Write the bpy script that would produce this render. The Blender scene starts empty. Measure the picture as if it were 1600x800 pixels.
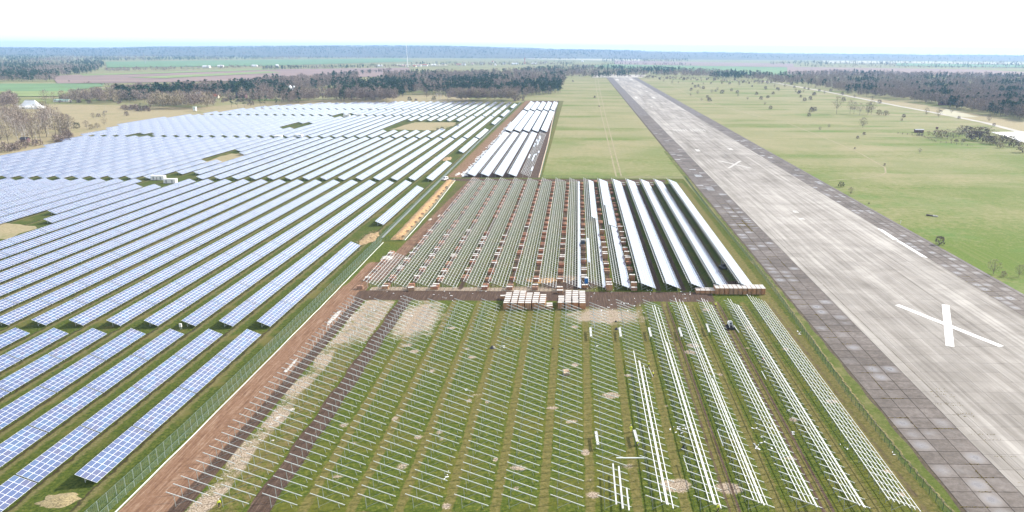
import bpy, math, random
import numpy as np
from mathutils import Vector, Matrix
random.seed(7); rng=np.random.default_rng(7)
S=bpy.context.scene; COL=S.collection
# ------------------------------------------------------------------ camera
F=1140.; CX=901.; CY=400.; RHO=0.006; H=85.
TH=math.atan(322/F); cT,sT=math.cos(TH),math.sin(TH); cR,sR=math.cos(RHO),math.sin(RHO)
def G(x,y,z=0.0):            # photo pixel -> world point at height z
    u=x-CX; v=y-CY; u,v=cR*u+sR*v,-sR*u+cR*v
    dy=F*cT-v*sT; dz=-F*sT-v*cT; t=(z-H)/dz
    return (u*t,dy*t)
def I(X,Y,Z=0.0):
    z=Z-H; fw=Y*cT-z*sT; dn=-Y*sT-z*cT
    u=F*X/fw; v=F*dn/fw
    return (CX+cR*u-sR*v,CY+sR*u+cR*v)
cam=bpy.data.objects.new('camera',bpy.data.cameras.new('camera')); COL.objects.link(cam); S.camera=cam
cam.data.sensor_width=36; cam.data.sensor_fit='HORIZONTAL'; cam.data.lens=36*F/1600
cam.data.shift_x=-(CX-800)/1600; cam.data.clip_start=1; cam.data.clip_end=60000
R0=Matrix(((1,0,0),(0,sT,-cT),(0,cT,sT)))      # columns right, up, back
R0=Matrix(((1,0,0),(0,sT,-cT),(0,cT,sT)))
Rr=R0@Matrix.Rotation(RHO,3,'Z')
cam.matrix_world=Matrix.Translation((0,0,H))@Rr.to_4x4()
# ------------------------------------------------------------------ light
W=bpy.data.worlds.new('World'); S.world=W; W.use_nodes=True
SUN_EL=math.radians(33); SUN_AZ=math.radians(60)     # azimuth from +Y towards +X
nt=W.node_tree; sky=nt.nodes.new('ShaderNodeTexSky'); sky.sky_type='NISHITA'; sky.sun_disc=False
sky.sun_elevation=SUN_EL; sky.sun_rotation=SUN_AZ; sky.air_density=1.0; sky.dust_density=1.3; sky.ozone_density=1.0
hs=nt.nodes.new('ShaderNodeHueSaturation'); hs.inputs['Saturation'].default_value=.36; hs.inputs['Value'].default_value=1.2   # thin white veil over the whole sky
nt.links.new(sky.outputs[0],hs.inputs['Color'])
tcw=nt.nodes.new('ShaderNodeTexCoord'); sw=nt.nodes.new('ShaderNodeSeparateXYZ'); nt.links.new(tcw.outputs['Generated'],sw.inputs[0])
mrw=nt.nodes.new('ShaderNodeMapRange'); mrw.interpolation_type='SMOOTHSTEP'; mrw.inputs[1].default_value=0.; mrw.inputs[2].default_value=.75; mrw.inputs[3].default_value=.72; mrw.inputs[4].default_value=.12; nt.links.new(sw.outputs[2],mrw.inputs[0])
mxw=nt.nodes.new('ShaderNodeMix'); mxw.data_type='RGBA'; nt.links.new(mrw.outputs[0],mxw.inputs[0]); nt.links.new(hs.outputs[0],mxw.inputs[6]); mxw.inputs[7].default_value=(6.6,7.1,7.5,1)   # hazy white air, thickest low down
nt.links.new(mxw.outputs[2],nt.nodes['Background'].inputs[0]); nt.nodes['Background'].inputs[1].default_value=0.13
sl=bpy.data.lights.new('sun','SUN'); sl.energy=3.7; sl.angle=math.radians(0.6); sl.color=(1,.93,.82)
so=bpy.data.objects.new('sun',sl); COL.objects.link(so)
sd=Vector((math.sin(SUN_AZ)*math.cos(SUN_EL),math.cos(SUN_AZ)*math.cos(SUN_EL),math.sin(SUN_EL)))
so.rotation_euler=sd.to_track_quat('Z','Y').to_euler(); so.location=(300,200,400)
S.view_settings.view_transform='Standard'; S.view_settings.look='None'; S.view_settings.gamma=1
S.view_settings.exposure=.9
S.render.engine='CYCLES'; S.cycles.volume_bounces=1; S.cycles.max_bounces=6; S.cycles.transparent_max_bounces=16
S.render.resolution_x=1024; S.render.resolution_y=512
# haze: one closed box of even, pale blue air round the whole place
HAZE_D=7.0e-5; HAZE_C=(.34,.59,1.0)

# ------------------------------------------------------------------ helpers
MATS={}
class N:
    def __init__(s,name,rough=.8,metal=0.,spec=.5):
        s.m=bpy.data.materials.new(name); s.m.use_nodes=True; s.t=s.m.node_tree; s.b=s.t.nodes['Principled BSDF']
        s.b.inputs['Roughness'].default_value=rough; s.b.inputs['Metallic'].default_value=metal
        s.b.inputs['Specular IOR Level'].default_value=spec
        s.geo=s.t.nodes.new('ShaderNodeNewGeometry'); MATS[name]=s.m
    def n(s,ty,**k):
        o=s.t.nodes.new(ty)
        for a,b in k.items(): setattr(o,a,b)
        return o
    def L(s,a,b): s.t.links.new(a,b)
    def noise(s,scale,detail=3,rough=.55,vec=None,dist=0.):
        o=s.n('ShaderNodeTexNoise'); o.inputs['Scale'].default_value=scale; o.inputs['Detail'].default_value=detail
        o.inputs['Roughness'].default_value=rough; o.inputs['Distortion'].default_value=dist
        s.L(vec or s.geo.outputs['Position'],o.inputs['Vector']); return o.outputs['Fac']
    def scaled(s,v):
        o=s.n('ShaderNodeMapping'); o.inputs['Scale'].default_value=v; s.L(s.geo.outputs['Position'],o.inputs['Vector']); return o.outputs[0]
    def ramp(s,fac,stops):
        o=s.n('ShaderNodeValToRGB'); e=o.color_ramp.elements
        e[0].position=stops[0][0]; e[0].color=(*stops[0][1],1); e[1].position=stops[-1][0]; e[1].color=(*stops[-1][1],1)
        for p,c in stops[1:-1]: q=e.new(p); q.color=(*c,1)
        s.L(fac,o.inputs[0]); return o.outputs[0]
    def step(s,fac,a,b):
        o=s.n('ShaderNodeMapRange'); o.interpolation_type='SMOOTHSTEP'
        o.inputs[1].default_value=a; o.inputs[2].default_value=b; s.L(fac,o.inputs[0]); return o.outputs[0]
    def math(s,op,a,b=None,c=None):
        o=s.n('ShaderNodeMath',operation=op)
        for i,x in enumerate((a,b,c)):
            if x is None: continue
            if isinstance(x,(int,float)): o.inputs[i].default_value=x
            else: s.L(x,o.inputs[i])
        return o.outputs[0]
    def mix(s,f,a,b,bt='MIX'):
        o=s.n('ShaderNodeMix',data_type='RGBA',blend_type=bt)
        if isinstance(f,(int,float)): o.inputs[0].default_value=f
        else: s.L(f,o.inputs[0])
        for i,x in ((6,a),(7,b)):
            if isinstance(x,tuple): o.inputs[i].default_value=(*x,1)
            else: s.L(x,o.inputs[i])
        return o.outputs[2]
    def col(s,c):
        if isinstance(c,tuple): s.b.inputs['Base Color'].default_value=(*c,1)
        else: s.L(c,s.b.inputs['Base Color'])
        return s
    def bump(s,h,st=.3,d=.1):
        o=s.n('ShaderNodeBump'); o.inputs['Strength'].default_value=st; o.inputs['Distance'].default_value=d
        s.L(h,o.inputs['Height']); s.L(o.outputs[0],s.b.inputs['Normal'])
def plain(name,c,rough=.7,metal=0.,var=.15,scale=3.,spec=.5):
    m=N(name,rough,metal,spec); f=m.noise(scale,2)
    a=tuple(min(1,x*(1-var)) for x in c); b=tuple(min(1,x*(1+var)) for x in c)
    m.col(m.ramp(f,[(.3,a),(.7,b)])); return m.m
def island_var(name,c1,c2,rough=.8,extra=None):
    m=N(name,rough); oi=m.n('ShaderNodeObjectInfo')
    r=m.math('FRACT',m.math('ADD',m.geo.outputs['Random Per Island'],oi.outputs['Random']))
    m.col(m.ramp(r,[(0,c1),(1,c2)])); return m.m

class MB:
    """collects faces for one mesh"""
    def __init__(s): s.v=[];s.f=[];s.mi=[]
    def quad(s,pts,mi=0):
        b=len(s.v); s.v+= [tuple(p) for p in pts]; s.f.append(tuple(range(b,b+len(pts)))); s.mi.append(mi); return s
    def box(s,x0,x1,y0,y1,z0,z1,mi=0,M=None):
        P=[(x0,y0,z0),(x1,y0,z0),(x1,y1,z0),(x0,y1,z0),(x0,y0,z1),(x1,y0,z1),(x1,y1,z1),(x0,y1,z1)]
        if M is not None: P=[tuple(M@Vector(p)) for p in P]
        b=len(s.v); s.v+=P
        for q in ((0,3,2,1),(4,5,6,7),(0,1,5,4),(1,2,6,5),(2,3,7,6),(3,0,4,7)): s.f.append(tuple(b+i for i in q)); s.mi.append(mi)
        return s
    def bar(s,a,b,w,h=None,mi=0,n=4,w2=None):
        a=Vector(a);b=Vector(b);h=h or w;d=(b-a)
        if d.length<1e-6: return s
        d.normalize(); up=Vector((0,0,1)) if abs(d.z)<.95 else Vector((1,0,0))
        r=d.cross(up).normalized(); u=r.cross(d); k=len(s.v); t=1 if w2 is None else w2/w
        for p,sc in ((a,1),(b,t)):
            for i in range(n):
                an=2*math.pi*(i+.5)/n; q=1.4142/2 if n==4 else .5
                s.v.append(tuple(p+r*math.cos(an)*w*sc*q+u*math.sin(an)*h*sc*q))
        for i in range(n):
            j=(i+1)%n; s.f.append((k+i,k+j,k+n+j,k+n+i)); s.mi.append(mi)
        s.f.append(tuple(k+i for i in reversed(range(n)))); s.mi.append(mi)
        s.f.append(tuple(k+n+i for i in range(n))); s.mi.append(mi)
        return s
    def add(s,o,M=None):
        b=len(s.v); s.v+= o.v if M is None else [tuple(M@Vector(p)) for p in o.v]
        s.f+=[tuple(b+i for i in q) for q in o.f]; s.mi+=o.mi; return s
    def mesh(s,name,mats,smooth=False):
        me=bpy.data.meshes.new(name); me.from_pydata(s.v,[],s.f)
        for m in (mats if isinstance(mats,(list,tuple)) else [mats]): me.materials.append(MATS[m] if isinstance(m,str) else m)
        if any(s.mi): me.polygons.foreach_set('material_index',s.mi)
        if smooth: me.polygons.foreach_set('use_smooth',[True]*len(s.f))
        me.update(); return me
def obj(name,me,parent=None,loc=None,rot=None,scale=None):
    o=bpy.data.objects.new(name,me); COL.objects.link(o)
    if parent is not None: o.parent=parent
    if loc is not None: o.location=loc
    if rot is not None: o.rotation_euler=rot
    if scale is not None: o.scale=scale if isinstance(scale,tuple) else (scale,)*3
    return o
def tag(o,label=None,cat=None,group=None,kind=None):
    if label: o['label']=label
    if cat: o['category']=cat
    if group: o['group']=group
    if kind: o['kind']=kind
    return o
def thing(name,label,cat,loc=(0,0,0),rz=0.,group=None,scale=None):
    o=obj(name,None,None,loc,(0,0,rz),scale); return tag(o,label,cat,group)
ONES=['','first','second','third','fourth','fifth','sixth','seventh','eighth','ninth','tenth','eleventh','twelfth','thirteenth','fourteenth','fifteenth','sixteenth','seventeenth','eighteenth','nineteenth']
TENS=['','','twenty','thirty','forty','fifty','sixty','seventy','eighty','ninety']
def ordw(n):
    if n<20: return ONES[n]
    if n>=100: return ('hundredth' if n==100 else 'hundred and '+ordw(n-100)) if n<200 else ('two hundredth' if n==200 else 'two hundred and '+ordw(n-200))
    t,o=divmod(n,10); return (TENS[t][:-1]+'ieth') if o==0 else TENS[t]+'-'+ONES[o]
def inpoly(x,y,P):
    c=False; j=len(P)-1
    for i in range(len(P)):
        xi,yi=P[i];xj,yj=P[j]
        if (yi>y)!=(yj>y) and x<(xj-xi)*(y-yi)/(yj-yi)+xi: c=not c
        j=i
    return c
def inview(X,Y,Z=0,m=60):
    if Y<60: return False
    x,y=I(X,Y,Z); return -m<x<1600+m and -m<y<800+m

# ------------------------------------------------------------------ materials
def grass_mat(name,c1,c2,c3,dry,drybias=.5,fine=1.2,big=.03):
    m=N(name,.95,spec=.15)
    a=m.noise(fine,5,.75); b=m.noise(big,4,.6,dist=.6); c=m.noise(.25,4,.65)
    g=m.ramp(a,[(.3,c1),(.5,c2),(.72,c3)])
    k=m.step(m.math('ADD',m.math('MULTIPLY',b,.6),m.math('MULTIPLY',c,.4)),drybias-.1,drybias+.12)
    g=m.mix(m.math('MULTIPLY',k,.75),g,dry)
    if name=='meadow_grass':
        sx=m.n('ShaderNodeSeparateXYZ'); m.L(m.geo.outputs['Position'],sx.inputs[0])
        yy=m.math('ADD',sx.outputs[1],m.math('MULTIPLY',m.math('SUBTRACT',m.noise(.006,4,.6),.5),900.))
        st=m.noise(1.,4,.6,m.scaled((.004,.02,1)))
        w=m.math('MULTIPLY',m.step(yy,260.,820.),m.step(st,.30,.56)); g=m.mix(m.math('MULTIPLY',w,.62),g,(.31,.265,.165))
        g=m.mix(m.math('MULTIPLY',m.step(m.noise(1.,4,.7,m.scaled((.45,.012,1))),.48,.66),.3),g,(.20,.19,.075))
        g=m.mix(m.math('MULTIPLY',m.step(m.noise(.018,4,.6),.5,.68),m.math('SUBTRACT',.75,w)),g,(.085,.17,.03))
    d=m.noise(5.,2,.7); g=m.mix(m.step(d,.56,.74),g,m.mix(.5,g,(.02,.03,.01)))
    m.col(g); return m
GA,GB,GC,GD=(.055,.085,.013),(.105,.135,.022),(.16,.175,.05),(.26,.22,.10)
m=grass_mat('meadow_grass',(.062,.105,.014),(.10,.155,.02),(.155,.175,.04),(.27,.24,.125),.53,1.,.012)
m=grass_mat('field_grass',(.045,.07,.01),(.08,.108,.016),(.14,.15,.05),(.24,.20,.10),.56)
# drip-line bands of bare sandy soil under the panels' low edges
def field_ground():
    m=N('panel_field_soil',.95,spec=.15); sx=m.n('ShaderNodeSeparateXYZ'); m.L(m.geo.outputs['Position'],sx.inputs[0])
    X=sx.outputs[0]; wob=m.math('MULTIPLY',m.math('SUBTRACT',m.noise(.35,4,.7),.5),3.2)
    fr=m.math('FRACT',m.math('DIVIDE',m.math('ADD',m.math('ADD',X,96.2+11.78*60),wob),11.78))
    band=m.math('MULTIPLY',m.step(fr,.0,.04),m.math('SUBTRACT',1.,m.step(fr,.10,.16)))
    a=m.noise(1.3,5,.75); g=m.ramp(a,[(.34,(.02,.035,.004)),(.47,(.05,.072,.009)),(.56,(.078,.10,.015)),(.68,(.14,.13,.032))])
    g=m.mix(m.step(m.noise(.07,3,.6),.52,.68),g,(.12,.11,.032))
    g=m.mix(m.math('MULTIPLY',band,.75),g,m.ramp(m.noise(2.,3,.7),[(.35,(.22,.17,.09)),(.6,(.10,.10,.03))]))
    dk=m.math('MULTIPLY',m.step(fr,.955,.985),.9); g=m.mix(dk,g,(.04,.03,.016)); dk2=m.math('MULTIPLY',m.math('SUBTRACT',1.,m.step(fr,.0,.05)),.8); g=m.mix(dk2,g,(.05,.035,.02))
    m.col(g)
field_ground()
def site_ground():
    m=N('site_soil',.95,spec=.15)
    at=m.n('ShaderNodeAttribute',attribute_name='zone'); sp=m.n('ShaderNodeSeparateColor'); m.L(at.outputs['Color'],sp.inputs[0])
    soil,mud,chips=sp.outputs; trk=at.outputs['Alpha']
    n1=m.noise(1.1,5,.75); n2=m.noise(.3,4,.7); n3=m.noise(3.,3,.7); n4=m.noise(.06,3,.6)
    g=m.ramp(n1,[(.34,(.022,.042,.004)),(.47,(.062,.088,.009)),(.56,(.092,.115,.015)),(.68,(.18,.17,.04))])
    g=m.mix(m.math('MULTIPLY',m.step(n4,.45,.65),.5),g,(.13,.115,.022))
    g=m.mix(m.step(n3,.55,.72),g,(.035,.045,.010))
    def blend(g,w,c,k=.5):
        f=m.step(m.math('ADD',w,m.math('MULTIPLY',m.math('SUBTRACT',m.math('ADD',m.math('MULTIPLY',n2,.6),m.math('MULTIPLY',n3,.4)),.5),k)),.3,.62)
        return m.mix(f,g,c)
    g=blend(g,trk,m.ramp(n1,[(.35,(.075,.078,.016)),(.5,(.13,.115,.034)),(.65,(.19,.16,.058))]),1.9)
    g=blend(g,chips,m.ramp(n3,[(.34,(.10,.07,.045)),(.47,(.27,.21,.15)),(.64,(.52,.44,.36))]),1.5)
    streak=m.noise(1.,4,.7,m.scaled((2.2,.12,1)))
    g=blend(g,soil,m.ramp(m.math('ADD',m.math('MULTIPLY',streak,.7),m.math('MULTIPLY',n1,.3)),[(.36,(.12,.065,.04)),(.5,(.21,.12,.075)),(.64,(.31,.215,.155))]),.6)
    g=blend(g,mud,m.ramp(m.math('ADD',m.math('MULTIPLY',streak,.6),m.math('MULTIPLY',n3,.4)),[(.38,(.045,.028,.02)),(.55,(.095,.062,.046)),(.68,(.19,.14,.11))]),.85)
    m.col(g); m.bump(n1,.4,.2)
site_ground()
def concrete():
    m=N('runway_concrete',.85,spec=.2)
    sx=m.n('ShaderNodeSeparateXYZ'); m.L(m.geo.outputs['Position'],sx.inputs[0])
    st=m.noise(1.,5,.65,m.scaled((.55,.011,1))); st2=m.noise(1.,4,.6,m.scaled((.09,.004,1))); bl=m.noise(.05,5,.65,dist=.5); fi=m.noise(1.3,4,.7)
    cr=m.noise(1.,3,.6,m.scaled((.02,.5,1)))
    f=m.math('ADD',m.math('ADD',m.math('MULTIPLY',st,.42),m.math('MULTIPLY',st2,.3)),m.math('MULTIPLY',bl,.28))
    c=m.ramp(f,[(.38,(.15,.134,.118)),(.46,(.235,.215,.195)),(.53,(.31,.288,.266)),(.61,(.42,.396,.368))])
    c=m.mix(m.math('MULTIPLY',m.step(cr,.5,.72),.16),c,(.30,.27,.26))
    c=m.mix(m.math('MULTIPLY',m.step(fi,.55,.75),.14),c,(.25,.22,.20))
    oi=m.n('ShaderNodeObjectInfo'); v=m.math('ADD',.92,m.math('MULTIPLY',oi.outputs['Random'],.12))
    r=m.n('ShaderNodeCombineXYZ')
    for i in range(3): m.L(v,r.inputs[i])
    m.col(m.mix(1.,c,r.outputs[0],'MULTIPLY'))
concrete()
def slab_mat():
    m=N('old_slab_concrete',.6,spec=.5); oi=m.n('ShaderNodeObjectInfo')
    r=m.math('FRACT',m.math('ADD',m.geo.outputs['Random Per Island'],oi.outputs['Random']))
    b=m.noise(.22,4,.6,dist=.4); f=m.noise(1.6,5,.7); f2=m.noise(.7,4,.7)
    c=m.ramp(m.math('ADD',m.math('MULTIPLY',r,.09),m.math('MULTIPLY',m.math('ADD',m.math('MULTIPLY',f2,.5),m.math('MULTIPLY',m.noise(.06,4,.6),.5)),.88)),[(.34,(.042,.03,.024)),(.44,(.078,.060,.051)),(.53,(.12,.098,.088)),(.64,(.19,.166,.156))])
    c=m.mix(m.math('MULTIPLY',m.step(f,.55,.7),.3),c,(.09,.06,.045))
    tc=m.n('ShaderNodeTexCoord'); vd=m.n('ShaderNodeVectorMath',operation='DISTANCE'); m.L(tc.outputs['Generated'],vd.inputs[0]); vd.inputs[1].default_value=(.5,.5,1.)
    dd=m.math('ADD',vd.outputs['Value'],m.math('MULTIPLY',m.math('SUBTRACT',f2,.5),.5))
    wet_sheen=m.math('MULTIPLY',m.math('SUBTRACT',1.,m.step(dd,.05,.62)),m.step(m.math('ADD',m.math('MULTIPLY',r,.5),m.math('MULTIPLY',b,.5)),.48,.75))
    c=m.mix(m.math('MULTIPLY',wet_sheen,.55),c,(.23,.225,.24))  # puddled slab centres; pale sky reflection painted into the colour
    m.col(c); m.L(m.math('SUBTRACT',.75,m.math('MULTIPLY',wet_sheen,.50)),m.b.inputs['Roughness'])
slab_mat()
def shoulder_far():
    m=N('shoulder_joint_soil',.9,spec=.2)
    c=m.ramp(m.noise(.8,4,.7),[(.35,(.05,.038,.028)),(.6,(.10,.08,.05)),(.75,(.20,.15,.06))])
    m.col(c)
    m=N('shoulder_slab_far',.65,spec=.4)
    f=m.noise(1.,4,.7,m.scaled((.3,.08,1))); g=m.noise(1.,3,.6,m.scaled((.06,.45,1)))
    c=m.ramp(m.math('ADD',m.math('MULTIPLY',f,.6),m.math('MULTIPLY',g,.4)),[(.35,(.06,.047,.042)),(.5,(.10,.082,.076)),(.66,(.16,.14,.135))]); m.col(c)
shoulder_far()
m=N('road_paint',.6); f=m.noise(.9,5,.7); m.col(m.ramp(f,[(.25,(.7,.69,.67)),(.34,(.85,.85,.84)),(.8,(.88,.88,.87))]))
m=N('worn_paint',.7); f=m.noise(.6,5,.75); m.col(m.ramp(f,[(.40,(.33,.31,.29)),(.55,(.50,.48,.46)),(.72,(.68,.67,.65))]))
# module glass: dark blue cells under glass, small colour spread from module to module
def glass():
    m=N('module_glass',.07,spec=.5); oi=m.n('ShaderNodeObjectInfo')
    r=m.math('FRACT',m.math('ADD',m.math('MULTIPLY',m.geo.outputs['Random Per Island'],7.3),m.math('MULTIPLY',oi.outputs['Random'],5.1)))
    c=m.ramp(r,[(0,(.035,.07,.20)),(.25,(.045,.068,.19)),(.5,(.04,.08,.215)),(.66,(.065,.068,.165)),(.74,(.045,.085,.21)),(.92,(.04,.10,.235)),(1,(.07,.14,.28))])
    m.col(c); m.b.inputs['IOR'].default_value=2.2; m.b.inputs['Roughness'].default_value=.16
    m.b.inputs['Coat IOR'].default_value=1.9; m.b.inputs['Coat Weight'].default_value=1.; m.b.inputs['Coat Roughness'].default_value=.05
glass()
plain('module_frame',(.80,.82,.84),.4,.0,.04)
plain('module_back',(.10,.11,.12),.7)
plain('galvanised_steel',(.62,.66,.66),.42,.35,.08,8.)
plain('rack_steel',(.42,.43,.42),.55,.2)
plain('dark_steel',(.30,.33,.32),.6,.2)  # darker grey steel for posts and braces
plain('white_rail',(.62,.63,.62),.4,.1,.05,8.)
plain('dark_post',(.22,.23,.22),.6,.2)
def fencemat():
    m=N('fence_mesh',.5,.2); m.col((.20,.30,.27)); tr=m.n('ShaderNodeBsdfTransparent'); mx=m.n('ShaderNodeMixShader'); o=m.t.nodes['Material Output']
    mx.inputs[0].default_value=.55; m.L(m.b.outputs[0],mx.inputs[1]); m.L(tr.outputs[0],mx.inputs[2])
    w=m.n('ShaderNodeTexBrick')
fencemat()
plain('fence_green',(.05,.10,.075),.5); plain('fence_wire',(.17,.25,.22),.5,.2); plain('fence_post_grey',(.34,.39,.37),.5,.2)
plain('white_kerb',(.72,.73,.70),.8,0,.12,.8)
plain('sand',(.55,.33,.13),.95,0,.25,.8); plain('pale_sand',(.62,.48,.34),.95,0,.3,1.2)
m=N('wood_chips',.95,spec=.1); m.col(m.ramp(m.noise(1.8,4,.8),[(.36,(.16,.10,.05)),(.5,(.42,.30,.17)),(.66,(.60,.47,.30))]))
m=N('cardboard',.85,spec=.2); oi=m.n('ShaderNodeObjectInfo'); m.col(m.mix(m.math('MULTIPLY',m.noise(1.5,2),.5),m.ramp(oi.outputs['Random'],[(0,(.42,.20,.10)),(.5,(.50,.28,.15)),(1,(.36,.24,.16))]),(.30,.17,.10)))
m=N('red_carton',.85,spec=.2); oi=m.n('ShaderNodeObjectInfo'); m.col(m.ramp(oi.outputs['Random'],[(0,(.30,.13,.08)),(.5,(.38,.20,.13)),(1,(.28,.20,.15))]))
plain('white_wrap',(.56,.53,.50),.5,0,.07,1.5); plain('pallet_wood',(.33,.24,.15),.9,0,.3,3.); plain('strap_dark',(.06,.06,.07),.6)
plain('tarp_white',(.86,.87,.88),.5,0,.05,.2); plain('tarp_grey',(.33,.34,.36),.7)
plain('roof_dark',(.06,.055,.065),.7); plain('roof_red',(.42,.14,.09),.8); plain('roof_pink',(.50,.33,.30),.8); plain('roof_green',(.35,.50,.45),.7)
plain('wall_white',(.75,.74,.72),.8,0,.06); plain('wall_brown',(.16,.09,.09),.8); plain('wall_cream',(.62,.55,.45),.8)
plain('window_dark',(.04,.05,.07),.15); plain('hull_white',(.82,.82,.82),.35,0,.03); plain('machine_dark',(.035,.035,.04),.5); plain('rubber',(.025,.025,.025),.8)
plain('toilet_blue',(.02,.16,.45),.4,0,.08); plain('machine_grey',(.16,.17,.18),.5); plain('machine_red',(.45,.05,.03),.4)
plain('bark',(.15,.125,.115),.9,0,.25,2.); plain('birch_bark',(.58,.55,.52),.85,0,.2,1.)
island_var('twigs_purple',(.16,.125,.105),(.33,.265,.22),.9); island_var('twigs_tan',(.22,.19,.12),(.38,.32,.22),.9); island_var('twigs_dark',(.08,.06,.06),(.19,.15,.14),.9)
island_var('pine_needles',(.016,.042,.016),(.042,.085,.034),.9); island_var('shrub_leaves',(.05,.065,.035),(.12,.12,.07),.9)
plain('hi_vis_yellow',(.75,.85,.05),.7,0,.05); plain('hi_vis_green',(.25,.75,.30),.7); plain('cloth_dark',(.03,.035,.05),.9); plain('cloth_red',(.55,.04,.05),.9); plain('cloth_white',(.75,.76,.78),.9); plain('skin',(.50,.30,.22),.6); plain('helmet_white',(.8,.8,.8),.3)

# ------------------------------------------------------------------ ground sheets
def sheet(name,pts,mat,z,kind='structure',label=None,cat=None,px=False,group=None):
    P=[G(*p) for p in pts] if px else pts
    me=MB().quad([(x,y,z) for x,y in P]).mesh(name,mat); o=obj(name,me)
    if kind: o['kind']=kind
    if label: o['label']=label
    if cat: o['category']=cat
    return o
def rough_poly(pts,amp,step,px=False,seed=1,closed=True):
    P=[G(*p) for p in pts] if px else pts; r=random.Random(seed); out=[]
    for i in range(len(P) if closed else len(P)-1):
        a=Vector(P[i]); b=Vector(P[(i+1)%len(P)]); n=max(1,int((b-a).length/step)); d=(b-a)
        nn=Vector((-d.y,d.x)).normalized() if d.length else Vector((0,0))
        for k in range(n):
            p=a+d*(k/n)+nn*r.uniform(-amp,amp); out.append((p.x,p.y))
    return out
sheet('ground',[(-15000,-1500),(15000,-1500),(15000,15000),(-15000,15000)],'meadow_grass',0)
# panel field floor (slightly above the ground)
FIELD=[(-454,572),(-460,600),(-463,640),(-480,700),(-501,780),(-515,830),(-524,880),(-514,917),(-500,955),(-485,1006),(-459,1127),(-406,1176),(-315,1215),(-118,1240),(-91.5,1245),(-91.5,90),(-470,90),(-470,560)]
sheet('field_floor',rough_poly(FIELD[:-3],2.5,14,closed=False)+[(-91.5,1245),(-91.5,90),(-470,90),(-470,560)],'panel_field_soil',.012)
def smooth(a,b,x): t=np.clip((x-a)/(b-a),0,1); return t*t*(3-2*t)
def band(x,a,b,w=.6): return smooth(a-w,a+w,x)*(1-smooth(b-w,b+w,x))
def zone_grid(name,x0,x1,y0,y1,dx,dy,fn,z):
    xs=np.arange(x0,x1+dx*.5,dx); ys=np.arange(y0,y1+dy*.5,dy); nx,ny=len(xs),len(ys)
    X,Y=np.meshgrid(xs,ys); V=np.stack([X,Y,np.zeros_like(X)],-1).reshape(-1,3)
    i=(np.arange(nx-1)[None,:]+np.arange(ny-1)[:,None]*nx).ravel()
    Q=np.stack([i,i+1,i+1+nx,i+nx],1)
    me=bpy.data.meshes.new(name); me.vertices.add(len(V)); me.loops.add(Q.size); me.polygons.add(len(Q))
    me.vertices.foreach_set('co',V.ravel().astype(np.float32)); me.loops.foreach_set('vertex_index',Q.ravel().astype(np.int32))
    me.polygons.foreach_set('loop_start',np.arange(0,Q.size,4,dtype=np.int32)); me.polygons.foreach_set('loop_total',np.full(len(Q),4,np.int32))
    at=me.color_attributes.new('zone','FLOAT_COLOR','POINT'); at.data.foreach_set('color',np.stack(fn(X,Y),-1).reshape(-1).astype(np.float32))
    me.materials.append(MATS['site_soil']); me.update(); me.validate()
    o=obj(name,me,loc=(0,0,z)); o['kind']='structure'; return o
XR=[-78.2+9.17*i for i in range(16)]
def blob(X,Y,cx,cy,rx,ry): return np.clip(1.35-np.sqrt(((X-cx)/rx)**2+((Y-cy)/ry)**2),0,1)
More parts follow.
